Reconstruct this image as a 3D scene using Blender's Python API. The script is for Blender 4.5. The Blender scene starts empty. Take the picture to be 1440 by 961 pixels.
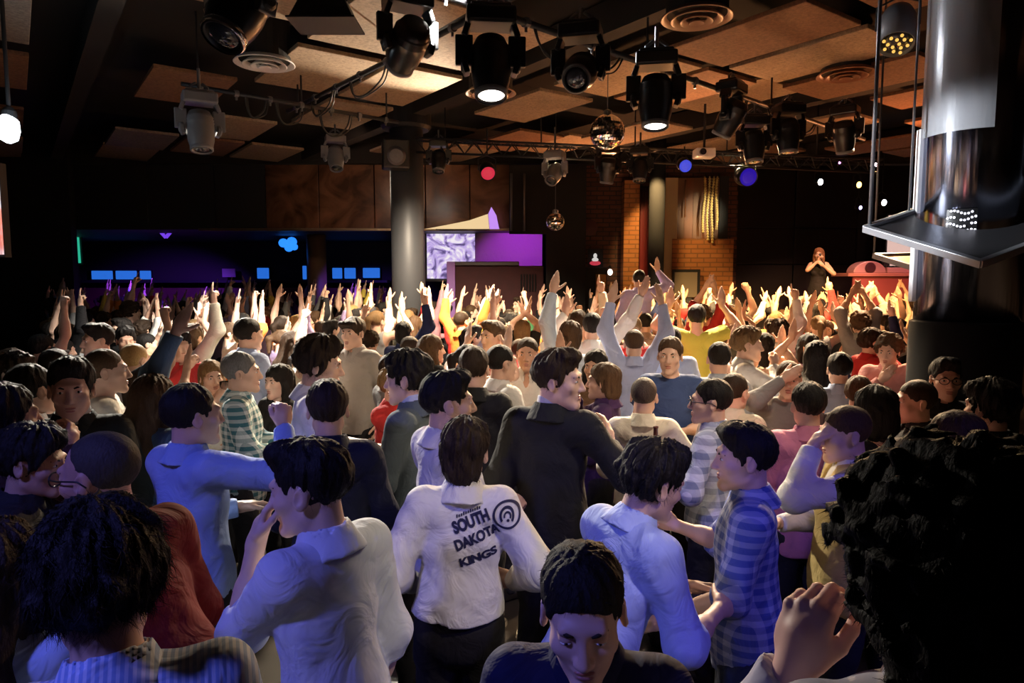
import bpy, bmesh, math, random
import numpy as np
from mathutils import Vector, Matrix, Euler
from mathutils.bvhtree import BVHTree

S = bpy.context.scene
C = S.collection
PI = math.pi
rnd = random.Random(7)
R_ = math.radians

# ------------------------------------------------------------------ camera
F = 960.0
CAMZ = 2.23
PITCH = R_(5.18)
cam_data = bpy.data.cameras.new('camera')
cam_data.sensor_width = 36.0
cam_data.lens = 24.0
cam_data.clip_start = 0.05
cam = bpy.data.objects.new('camera', cam_data)
C.objects.link(cam)
cam.location = (0, 0, CAMZ)
cam.rotation_euler = (PI / 2 - PITCH, 0, 0)
S.camera = cam
CM = Matrix.Translation((0, 0, CAMZ)) @ Euler((PI / 2 - PITCH, 0, 0)).to_matrix().to_4x4()
CMI = CM.inverted()


def ray(px, py):
    v = Vector(((px - 720.0) / F, (480.5 - py) / F, -1.0))
    return CM.to_3x3() @ v


def at(px, py, Y):
    """world point on the sight line of a photo pixel at forward distance Y"""
    r = ray(px, py)
    return Vector((0, 0, CAMZ)) + r * (Y / r.y)


def atz(px, py, z):
    r = ray(px, py)
    return Vector((0, 0, CAMZ)) + r * ((z - CAMZ) / r.z)


def proj(p):
    q = CMI @ Vector(p)
    return (720 + F * q.x / -q.z, 480.5 - F * q.y / -q.z)


# ------------------------------------------------------------------ materials
def newmat(name):
    m = bpy.data.materials.new(name)
    m.use_nodes = True
    nt = m.node_tree
    for n in list(nt.nodes):
        nt.nodes.remove(n)
    out = nt.nodes.new('ShaderNodeOutputMaterial')
    b = nt.nodes.new('ShaderNodeBsdfPrincipled')
    nt.links.new(b.outputs[0], out.inputs[0])
    return m, nt, b


def col(c):
    return (c[0], c[1], c[2], 1.0)


def mat(name, c, rough=0.6, metal=0.0, bump=0.0, bscale=30.0, var=0.0, vscale=6.0, spec=0.5, sheen=0.0, coat=0.0, aniso=0.0):
    m, nt, b = newmat(name)
    b.inputs['Base Color'].default_value = col(c)
    b.inputs['Roughness'].default_value = rough
    b.inputs['Metallic'].default_value = metal
    b.inputs['Specular IOR Level'].default_value = spec
    if sheen:
        b.inputs['Sheen Weight'].default_value = sheen
    if coat:
        b.inputs['Coat Weight'].default_value = coat
    if aniso:
        b.inputs['Anisotropic'].default_value = aniso
    if var or bump:
        tc = nt.nodes.new('ShaderNodeTexCoord')
    if var:
        n = nt.nodes.new('ShaderNodeTexNoise')
        n.inputs['Scale'].default_value = vscale
        n.inputs['Detail'].default_value = 5
        nt.links.new(tc.outputs['Object'], n.inputs['Vector'])
        mx = nt.nodes.new('ShaderNodeMix')
        mx.data_type = 'RGBA'
        nt.links.new(n.outputs[0], mx.inputs[0])
        mx.inputs[6].default_value = col([x * (1 - var) for x in c])
        mx.inputs[7].default_value = col([min(1, x * (1 + var)) for x in c])
        nt.links.new(mx.outputs[2], b.inputs['Base Color'])
    if bump:
        n2 = nt.nodes.new('ShaderNodeTexNoise')
        n2.inputs['Scale'].default_value = bscale
        n2.inputs['Detail'].default_value = 4
        nt.links.new(tc.outputs['Object'], n2.inputs['Vector'])
        bp = nt.nodes.new('ShaderNodeBump')
        bp.inputs['Strength'].default_value = bump
        bp.inputs['Distance'].default_value = 0.02
        nt.links.new(n2.outputs[0], bp.inputs['Height'])
        nt.links.new(bp.outputs[0], b.inputs['Normal'])
    return m


def emis(name, c, s):
    m, nt, b = newmat(name)
    b.inputs['Base Color'].default_value = col((0.02, 0.02, 0.02))
    b.inputs['Emission Color'].default_value = col(c)
    b.inputs['Emission Strength'].default_value = s
    return m


_cloth = {}


def cloth(c, kind='plain', c2=None, rough=0.8, scale=1.0):
    key = (tuple(c), kind, tuple(c2) if c2 else None, rough, scale)
    if key in _cloth:
        return _cloth[key]
    m, nt, b = newmat('cloth_' + kind)
    L = nt.links.new
    b.inputs['Roughness'].default_value = rough
    b.inputs['Sheen Weight'].default_value = 0.02
    b.inputs['Specular IOR Level'].default_value = 0.25
    tc = nt.nodes.new('ShaderNodeTexCoord')
    wr = nt.nodes.new('ShaderNodeTexNoise')
    wr.inputs['Scale'].default_value = 7.0
    wr.inputs['Detail'].default_value = 3
    wr.inputs['Distortion'].default_value = 1.6
    L(tc.outputs['Object'], wr.inputs['Vector'])
    bp = nt.nodes.new('ShaderNodeBump')
    bp.inputs['Strength'].default_value = 0.55
    bp.inputs['Distance'].default_value = 0.03
    L(wr.outputs[0], bp.inputs['Height'])
    L(bp.outputs[0], b.inputs['Normal'])
    mx = nt.nodes.new('ShaderNodeMix')
    mx.data_type = 'RGBA'
    mx.inputs[6].default_value = col(c)
    if kind == 'plain':
        n = nt.nodes.new('ShaderNodeTexNoise')
        n.inputs['Scale'].default_value = 14
        L(tc.outputs['Object'], n.inputs['Vector'])
        L(n.outputs[0], mx.inputs[0])
        mx.inputs[7].default_value = col([min(1, x * 0.86) for x in c])
        L(mx.outputs[2], b.inputs['Base Color'])
    else:
        mx.inputs[7].default_value = col(c2)

        def wave(direction, sc, thr):
            w = nt.nodes.new('ShaderNodeTexWave')
            w.bands_direction = direction
            w.inputs['Scale'].default_value = sc * scale
            w.inputs['Distortion'].default_value = 0.25
            w.inputs['Detail Scale'].default_value = 0.6
            L(tc.outputs['Object'], w.inputs['Vector'])
            g = nt.nodes.new('ShaderNodeMath')
            g.operation = 'GREATER_THAN'
            g.inputs[1].default_value = thr
            L(w.outputs[1], g.inputs[0])
            return g

        if kind == 'stripe':
            g = wave('X', 20, 0.55)
            L(g.outputs[0], mx.inputs[0])
        else:  # plaid
            g1, g2, g3 = wave('X', 4.2, 0.55), wave('Z', 4.2, 0.55), wave('Y', 4.2, 0.6)
            a = nt.nodes.new('ShaderNodeMath')
            a.operation = 'ADD'
            L(g1.outputs[0], a.inputs[0])
            L(g2.outputs[0], a.inputs[1])
            a2 = nt.nodes.new('ShaderNodeMath')
            a2.operation = 'MULTIPLY_ADD'
            a2.inputs[1].default_value = 0.5
            a2.inputs[2].default_value = 0.0
            L(a.outputs[0], a2.inputs[0])
            L(a2.outputs[0], mx.inputs[0])
        L(mx.outputs[2], b.inputs['Base Color'])
    _cloth[key] = m
    return m


_skin = {}


def skin(c):
    key = tuple(c)
    if key in _skin:
        return _skin[key]
    m, nt, b = newmat('skin')
    L = nt.links.new
    tc = nt.nodes.new('ShaderNodeTexCoord')
    n = nt.nodes.new('ShaderNodeTexNoise')
    n.inputs['Scale'].default_value = 18
    n.inputs['Detail'].default_value = 4
    L(tc.outputs['Object'], n.inputs['Vector'])
    mx = nt.nodes.new('ShaderNodeMix')
    mx.data_type = 'RGBA'
    L(n.outputs[0], mx.inputs[0])
    mx.inputs[6].default_value = col((c[0] * 0.92, c[1] * 0.82, c[2] * 0.80))
    mx.inputs[7].default_value = col((min(1, c[0] * 1.06), min(1, c[1] * 1.08), min(1, c[2] * 1.08)))
    L(mx.outputs[2], b.inputs['Base Color'])
    b.inputs['Roughness'].default_value = 0.48
    b.inputs['Specular IOR Level'].default_value = 0.4
    _skin[key] = m
    return m


_hairm = {}


def hairmat(c):
    key = tuple(c)
    if key in _hairm:
        return _hairm[key]
    m, nt, b = newmat('hair')
    L = nt.links.new
    tc = nt.nodes.new('ShaderNodeTexCoord')
    mp = nt.nodes.new('ShaderNodeMapping')
    mp.inputs['Scale'].default_value = (1, 1, 0.35)
    L(tc.outputs['Object'], mp.inputs['Vector'])
    n = nt.nodes.new('ShaderNodeTexNoise')
    n.inputs['Scale'].default_value = 170
    n.inputs['Detail'].default_value = 4
    L(mp.outputs[0], n.inputs['Vector'])
    mx = nt.nodes.new('ShaderNodeMix')
    mx.data_type = 'RGBA'
    L(n.outputs[0], mx.inputs[0])
    mx.inputs[6].default_value = col([x * 0.5 for x in c])
    mx.inputs[7].default_value = col([min(1, x * 1.5) for x in c])
    L(mx.outputs[2], b.inputs['Base Color'])
    bp = nt.nodes.new('ShaderNodeBump')
    bp.inputs['Strength'].default_value = 0.7
    bp.inputs['Distance'].default_value = 0.006
    L(n.outputs[0], bp.inputs['Height'])
    L(bp.outputs[0], b.inputs['Normal'])
    b.inputs['Roughness'].default_value = 0.62
    b.inputs['Specular IOR Level'].default_value = 0.2
    _hairm[key] = m
    return m


# ------------------------------------------------------------------ mesh helpers
def link(o, parent=None):
    C.objects.link(o)
    if parent is not None:
        o.parent = parent
    return o


def obj(name, bm, m, parent=None, smooth=False, bevel=0.0):
    me = bpy.data.meshes.new(name)
    if smooth:
        for f in bm.faces:
            f.smooth = True
    bm.to_mesh(me)
    bm.free()
    for mm in (m if isinstance(m, (list, tuple)) else [m]):
        me.materials.append(mm)
    o = link(bpy.data.objects.new(name, me), parent)
    if bevel:
        md = o.modifiers.new('edge', 'BEVEL')
        md.width = bevel
        md.segments = 2
        md.limit_method = 'ANGLE'
    return o


def tag(o, label, cat, group=None, kind=None):
    o['label'] = label
    o['category'] = cat
    if group:
        o['group'] = group
    if kind:
        o['kind'] = kind
    return o


def struct(o):
    o['kind'] = 'structure'
    return o


def empty(name, loc=(0, 0, 0), rot=(0, 0, 0)):
    o = link(bpy.data.objects.new(name, None))
    o.location = loc
    o.rotation_euler = rot
    o.empty_display_size = 0.1
    return o


def bx(bm, c, s, M=None, mi=0):
    r = bmesh.ops.create_cube(bm, size=1.0)
    T = Matrix.Translation(c) @ Matrix.Diagonal((s[0], s[1], s[2], 1))
    if M is not None:
        T = M @ T
    bmesh.ops.transform(bm, matrix=T, verts=r['verts'])
    if mi:
        for f in {f for v in r['verts'] for f in v.link_faces}:
            f.material_index = mi
    return bm


def frame_of(d):
    d = Vector(d).normalized()
    a = Vector((0, 0, 1)) if abs(d.z) < 0.95 else Vector((1, 0, 0))
    x = a.cross(d).normalized()
    y = d.cross(x)
    return x, y, d


def tube(bm, pts, r, seg=8, cap=True, mi=0):
    pts = [Vector(p) for p in pts]
    rs = r if isinstance(r, (list, tuple)) else [r] * len(pts)
    rings = []
    px = None
    for i, p in enumerate(pts):
        d = (pts[min(i + 1, len(pts) - 1)] - pts[max(i - 1, 0)]).normalized()
        if px is None:
            x, y, _ = frame_of(d)
        else:
            x = (px - d * px.dot(d)).normalized()
            y = d.cross(x)
        px = x
        rings.append([bm.verts.new(p + (x * math.cos(2 * PI * k / seg) + y * math.sin(2 * PI * k / seg)) * rs[i]) for k in range(seg)])
    fs = []
    for a, b in zip(rings, rings[1:]):
        for k in range(seg):
            fs.append(bm.faces.new((a[k], a[(k + 1) % seg], b[(k + 1) % seg], b[k])))
    if cap:
        fs.append(bm.faces.new(list(reversed(rings[0]))))
        fs.append(bm.faces.new(rings[-1]))
    for f in fs:
        f.material_index = mi
    return bm


def lathe(bm, prof, seg=32, M=None, mi=0, cap=True):
    """profile of (r, z) turned around z"""
    rings = []
    for r, z in prof:
        ring = []
        for k in range(seg):
            a = 2 * PI * k / seg
            p = Vector((max(r, 1e-4) * math.cos(a), max(r, 1e-4) * math.sin(a), z))
            ring.append(bm.verts.new(M @ p if M is not None else p))
        rings.append(ring)
    fs = []
    for a, b in zip(rings, rings[1:]):
        for k in range(seg):
            fs.append(bm.faces.new((a[k], a[(k + 1) % seg], b[(k + 1) % seg], b[k])))
    if cap:
        fs.append(bm.faces.new(list(reversed(rings[0]))))
        fs.append(bm.faces.new(rings[-1]))
    for f in fs:
        f.material_index = mi
    return bm


def ball(bm, c, r, M=None, u=14, v=9, mi=0):
    q = bmesh.ops.create_uvsphere(bm, u_segments=u, v_segments=v, radius=1.0)
    rr = r if isinstance(r, (tuple, list)) else (r, r, r)
    T = Matrix.Translation(c) @ Matrix.Diagonal((rr[0], rr[1], rr[2], 1))
    if M is not None:
        T = M @ T
    bmesh.ops.transform(bm, matrix=T, verts=q['verts'])
    if mi:
        for f in {f for w in q['verts'] for f in w.link_faces}:
            f.material_index = mi
    return bm


def catmull(pts, n=8):
    pts = [Vector(p) for p in pts]
    P = [pts[0]] + pts + [pts[-1]]
    out = []
    for i in range(1, len(P) - 2):
        a, b, c, d = P[i - 1], P[i], P[i + 1], P[i + 2]
        for k in range(n):
            t = k / n
            out.append(0.5 * ((2 * b) + (c - a) * t + (2 * a - 5 * b + 4 * c - d) * t * t + (3 * b - a - 3 * c + d) * t ** 3))
    out.append(pts[-1])
    return out


def dup(o, parent=None):
    c = o.copy()
    C.objects.link(c)
    if parent is not None:
        c.parent = parent
    for ch in list(o.children):
        dup(ch, c)
    return c


# ------------------------------------------------------------------ implicit surfaces
_rng = np.random.default_rng(5)
_LAT = _rng.random((24, 24, 24)).astype(np.float32) * 2 - 1


def vnoise(x, y, z):
    xi, yi, zi = np.floor(x).astype(np.int32), np.floor(y).astype(np.int32), np.floor(z).astype(np.int32)
    fx, fy, fz = x - xi, y - yi, z - zi
    fx, fy, fz = fx * fx * (3 - 2 * fx), fy * fy * (3 - 2 * fy), fz * fz * (3 - 2 * fz)
    xi, yi, zi = xi % 24, yi % 24, zi % 24
    x1, y1, z1 = (xi + 1) % 24, (yi + 1) % 24, (zi + 1) % 24
    g = _LAT
    a = g[xi, yi, zi] * (1 - fx) + g[x1, yi, zi] * fx
    b = g[xi, y1, zi] * (1 - fx) + g[x1, y1, zi] * fx
    c = g[xi, yi, z1] * (1 - fx) + g[x1, yi, z1] * fx
    d = g[xi, y1, z1] * (1 - fx) + g[x1, y1, z1] * fx
    a = a * (1 - fy) + b * fy
    c = c * (1 - fy) + d * fy
    return a * (1 - fz) + c * fz


def axis(lo, hi, coarse, fine):
    out = [lo]
    while out[-1] < hi:
        p = out[-1]
        h = coarse
        for a, b, f in fine:
            if p >= a - coarse and p <= b:
                h = min(h, f)
        out.append(p + h)
    return np.array(out, dtype=np.float32)


def A3(v):
    return np.array((v[0], v[1], v[2]), dtype=np.float32)


class Field:
    def __init__(self):
        self.p = []
        self.disp = []

    def cone(self, a, b, ra, rb, k=0.02, flat=False, op='u'):
        self.p.append(('cone', A3(a), A3(b), ra, rb, k, flat, op))
        return self

    def ell(self, c, r, M=None, k=0.02, op='u'):
        self.p.append(('ell', A3(c), A3(r), np.array(M, dtype=np.float32) if M is not None else None, k, op))
        return self

    def cut(self, c, n, box=None):
        """remove the side that n points to, inside box=(lo,hi) if given"""
        self.p.append(('cut', A3(c), A3(Vector(n).normalized()), box))
        return self

    def bounds(self):
        lo = np.full(3, 1e9)
        hi = np.full(3, -1e9)
        for q in self.p:
            if q[0] == 'cone' and q[7] == 'u':
                r = max(q[3], q[4])
                lo = np.minimum(lo, np.minimum(q[1], q[2]) - r)
                hi = np.maximum(hi, np.maximum(q[1], q[2]) + r)
            elif q[0] == 'ell' and q[5] == 'u':
                r = q[2] if q[3] is None else np.full(3, q[2].max())
                lo = np.minimum(lo, q[1] - r)
                hi = np.maximum(hi, q[1] + r)
        return lo, hi

    def mesh(self, h, fine=((), (), ()), pad=0.02, disp=None):
        lo, hi = self.bounds()
        lo, hi = lo - pad - h, hi + pad + h
        ax = [axis(lo[i], hi[i], h, fine[i]) for i in range(3)]
        D = np.full([len(a) for a in ax], 0.08, dtype=np.float32)

        def sub(l, g):
            return tuple(slice(max(0, int(np.searchsorted(ax[i], l[i])) - 1), int(np.searchsorted(ax[i], g[i])) + 1) for i in range(3))

        for q in self.p:
            if q[0] == 'cone':
                _, a, b, ra, rb, k, flat, op = q
                r = max(ra, rb)
                pd = k + 2.2 * h
                s = sub(np.minimum(a, b) - r - pd, np.maximum(a, b) + r + pd)
                X, Y, Z = ax[0][s[0], None, None], ax[1][None, s[1], None], ax[2][None, None, s[2]]
                ab = b - a
                L2 = float(ab @ ab) + 1e-12
                t = ((X - a[0]) * ab[0] + (Y - a[1]) * ab[1] + (Z - a[2]) * ab[2]) / L2
                tc = np.clip(t, 0, 1)
                d = np.sqrt((X - a[0] - ab[0] * tc) ** 2 + (Y - a[1] - ab[1] * tc) ** 2 + (Z - a[2] - ab[2] * tc) ** 2) - (ra + (rb - ra) * tc)
                if flat:
                    L = math.sqrt(L2)
                    d = np.maximum(d, (t - 1) * L)
            elif q[0] == 'ell':
                _, c, r, M, k, op = q
                R = r if M is None else np.full(3, r.max())
                pd = k + 2.2 * h
                s = sub(c - R - pd, c + R + pd)
                X, Y, Z = ax[0][s[0], None, None] - c[0], ax[1][None, s[1], None] - c[1], ax[2][None, None, s[2]] - c[2]
                if M is not None:
                    X, Y, Z = (M[0, 0] * X + M[1, 0] * Y + M[2, 0] * Z, M[0, 1] * X + M[1, 1] * Y + M[2, 1] * Z, M[0, 2] * X + M[1, 2] * Y + M[2, 2] * Z)
                k0 = np.sqrt((X / r[0]) ** 2 + (Y / r[1]) ** 2 + (Z / r[2]) ** 2)
                k1 = np.sqrt((X / r[0] ** 2) ** 2 + (Y / r[1] ** 2) ** 2 + (Z / r[2] ** 2) ** 2) + 1e-9
                d = k0 * (k0 - 1) / k1
            else:
                _, c, n, box = q
                s = sub(box[0], box[1]) if box is not None else (slice(None),) * 3
                X, Y, Z = ax[0][s[0], None, None], ax[1][None, s[1], None], ax[2][None, None, s[2]]
                d = (X - c[0]) * n[0] + (Y - c[1]) * n[1] + (Z - c[2]) * n[2]
                D[s] = np.maximum(D[s], d)
                continue
            cur = D[s]
            if op == 'u':
                hh = np.maximum(k - np.abs(cur - d), 0)
                D[s] = np.minimum(cur, d) - hh * hh * (0.25 / k)
            else:
                nd = -d
                hh = np.maximum(k - np.abs(cur - nd), 0)
                D[s] = np.maximum(cur, nd) + hh * hh * (0.25 / k)
        if disp is not None:
            I = np.nonzero(np.abs(D) < 0.05)
            D[I] += disp(ax[0][I[0]], ax[1][I[1]], ax[2][I[2]])
        return nets(D, ax)


def nets(D, ax):
    s = D < 0
    c8 = [s[i:s.shape[0] - 1 + i, j:s.shape[1] - 1 + j, k:s.shape[2] - 1 + k] for i in (0, 1) for j in (0, 1) for k in (0, 1)]
    anyv = c8[0].copy()
    allv = c8[0].copy()
    for q in c8[1:]:
        anyv |= q
        allv &= q
    act = anyv & ~allv
    I = np.nonzero(act)
    n = len(I[0])
    idx = np.full(act.shape, -1, dtype=np.int32)
    idx[I] = np.arange(n, dtype=np.int32)
    acc = np.zeros((n, 3), dtype=np.float32)
    cnt = np.zeros(n, dtype=np.float32)
    cv = {(i, j, k): D[I[0] + i, I[1] + j, I[2] + k] for i in (0, 1) for j in (0, 1) for k in (0, 1)}
    for a in cv:
        for d in range(3):
            if a[d] == 0:
                b = tuple(1 if e == d else a[e] for e in range(3))
                va, vb = cv[a], cv[b]
                m = (va < 0) != (vb < 0)
                t = np.where(m, va / np.where(m, va - vb, 1), 0)
                for e in range(3):
                    acc[:, e] += np.where(m, t if e == d else a[e], 0)
                cnt += m
    acc /= cnt[:, None]
    V = np.empty((n, 3), dtype=np.float32)
    for e in range(3):
        x0 = ax[e][I[e]]
        V[:, e] = x0 + acc[:, e] * (ax[e][I[e] + 1] - x0)
    Q = []
    for d in range(3):
        e, f = (d + 1) % 3, (d + 2) % 3
        sl0 = [slice(None)] * 3
        sl1 = [slice(None)] * 3
        sl0[d] = slice(0, -1)
        sl1[d] = slice(1, None)
        sl0[e] = sl1[e] = slice(1, -1)
        sl0[f] = sl1[f] = slice(1, -1)
        a, b = s[tuple(sl0)], s[tuple(sl1)]
        J = np.nonzero(a != b)
        if not len(J[0]):
            continue
        g = [None] * 3
        g[d], g[e], g[f] = J[d], J[e] + 1, J[f] + 1

        def cell(oe, of):
            h = [None] * 3
            h[d], h[e], h[f] = g[d], g[e] + oe, g[f] + of
            return idx[h[0], h[1], h[2]]

        q = np.stack([cell(-1, -1), cell(0, -1), cell(0, 0), cell(-1, 0)], 1)
        inv = ~a[J]
        q[inv] = q[inv][:, ::-1]
        Q.append(q)
    Q = np.concatenate(Q)
    return V, Q


def npmesh(name, V, Q):
    me = bpy.data.meshes.new(name)
    me.vertices.add(len(V))
    me.vertices.foreach_set('co', np.ascontiguousarray(V, dtype=np.float32).ravel())
    me.loops.add(len(Q) * 4)
    me.loops.foreach_set('vertex_index', np.ascontiguousarray(Q, dtype=np.int32).ravel())
    me.polygons.add(len(Q))
    me.polygons.foreach_set('loop_start', np.arange(0, len(Q) * 4, 4, dtype=np.int32))
    try:
        me.polygons.foreach_set('loop_total', np.full(len(Q), 4, dtype=np.int32))
    except Exception:
        pass
    me.polygons.foreach_set('use_smooth', np.ones(len(Q), dtype=bool))
    me.update(calc_edges=True)
    return me
# ------------------------------------------------------------------ people
def Rx(a):
    return Matrix.Rotation(R_(a), 4, 'X')


def Ry(a):
    return Matrix.Rotation(R_(a), 4, 'Y')


def Rz(a):
    return Matrix.Rotation(R_(a), 4, 'Z')


# wrist offset from the shoulder (right arm, torso frame), elbow hint, hand pose, finger direction, palm direction
ARM = {
    'down': ((.075, .03, -.52), (.5, -1, 0), 'relaxed', None, (-1, .1, 0)),
    'out': ((.20, .04, -.46), (.9, -1, 0), 'relaxed', None, (-1, .1, 0)),
    'akimbo': ((.10, .06, -.40), (1, -.9, 0), 'relaxed', (-.6, .6, -.4), (-.6, -.6, 0)),
    'front': ((-.07, .30, -.27), (.6, -.5, -.8), 'relaxed', (-.5, .8, 0), (-.5, 0, -.8)),
    'hold': ((-.02, .30, -.14), (.7, -.3, -.9), 'grip', (-.3, .7, .35), (-.8, .1, .1)),
    'drink': ((-.12, .22, .06), (.9, .1, -.8), 'grip', (-.4, .3, .6), (-.6, -.4, .0)),
    'chest': ((-.16, .24, -.02), (.8, .0, -.9), 'relaxed', (-.5, .2, .6), (-.2, -.8, .2)),
    'up': ((.06, .09, .52), (1, .3, 0), 'open', None, (0, 1, .1)),
    'upin': ((-.08, .14, .50), (1, .3, 0), 'open', None, (-.3, 1, .1)),
    'upout': ((.26, .08, .45), (1, -.3, -.4), 'open', None, (0, 1, .1)),
    'point': ((.03, .12, .53), (1, .3, 0), 'point', None, (0, 1, .1)),
    'fist': ((.08, .10, .47), (1, .3, -.2), 'fist', None, (0, 1, .1)),
    'vee': ((.10, .08, .50), (1, .3, 0), 'vee', None, (0, 1, .1)),
    'bentup': ((.10, .20, .30), (1, .1, -.4), 'open', (0, .1, 1), (-.1, 1, .1)),
    'clap': ((-.16, .16, .42), (1, .4, -.1), 'flat', (-.1, .2, 1), (-1, 0, 0)),
    'fwd': ((-.02, .50, .0), (.5, -.2, -1), 'relaxed', None, (-.7, 0, -.6)),
    'fwdout': ((.12, .46, .10), (.6, -.2, -1), 'open', None, (-.5, .2, -.4)),
}


def rotv(v, axis, ang):
    return Matrix.Rotation(ang, 3, axis) @ v


def hand(f, W, fd, pn, side, pose, sc=1.0, k=0.006):
    fd = fd.normalized()
    pn = (pn - fd * pn.dot(fd)).normalized()
    th = fd.cross(pn) * side
    th.normalize()
    M = Matrix((th, pn, fd)).transposed()
    f.ell(W + fd * .045 * sc, (.042 * sc, .0165 * sc, .052 * sc), M, k=.012)
    f.cone(W - fd * .01, W + fd * .05 * sc, .025 * sc, .026 * sc, k=.012)
    curls = {
        'relaxed': (22, 26, 30, 34), 'open': (4, 3, 4, 7), 'fist': (82, 84, 86, 86), 'point': (3, 80, 84, 86),
        'vee': (4, 4, 80, 84), 'grip': (48, 50, 52, 55), 'flat': (6, 6, 6, 8), 'horn': (4, 82, 84, 6),
    }[pose]
    spread = {'open': 9, 'vee': 10, 'flat': 2}.get(pose, 3)
    base = ((.030, .092), (.010, .097), (-.0105, .093), (-.030, .084))
    ln = ((.036, .022, .019), (.040, .025, .020), (.037, .023, .019), (.029, .018, .017))
    rr = (.0092, .0095, .009, .008)
    for i in range(4):
        p = W + th * base[i][0] * sc + fd * base[i][1] * sc
        d = fd.copy()
        d = rotv(d, pn, -side * R_(spread * (1.5 - i)) * (-1))
        ax = d.cross(pn).normalized()
        q0 = W + th * base[i][0] * .8 * sc + fd * .05 * sc
        f.cone(q0, p, .011 * sc, rr[i] * 1.08 * sc, k=k)
        for j in range(3):
            d = rotv(d, ax, R_(curls[i]) * (1.0, 1.0, .6)[j])
            q = p + d * ln[i][j] * sc
            f.cone(p, q, rr[i] * (1.0, .95, .88)[j] * sc, rr[i] * (.95, .88, .78)[j] * sc, k=.004)
            p = q
    p = W + fd * .022 * sc + th * .026 * sc
    d = (th * .85 + fd * .75 + pn * .15).normalized() if pose in ('open',) else (th * .45 + fd * .85 + pn * .45).normalized()
    if pose in ('fist', 'point', 'vee', 'horn'):
        d = (th * .3 + fd * .8 + pn * .6).normalized()
    for j, (l, r) in enumerate(((.040, .0135), (.032, .0115), (.026, .0098))):
        q = p + d * l * sc
        f.cone(p, q, r * sc, r * .9 * sc, k=.008 if j == 0 else .004)
        p = q
        if pose in ('fist', 'point', 'vee', 'horn', 'grip'):
            d = (d - th * .35 + pn * .2).normalized()
        else:
            d = (d + fd * .2).normalized()


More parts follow.
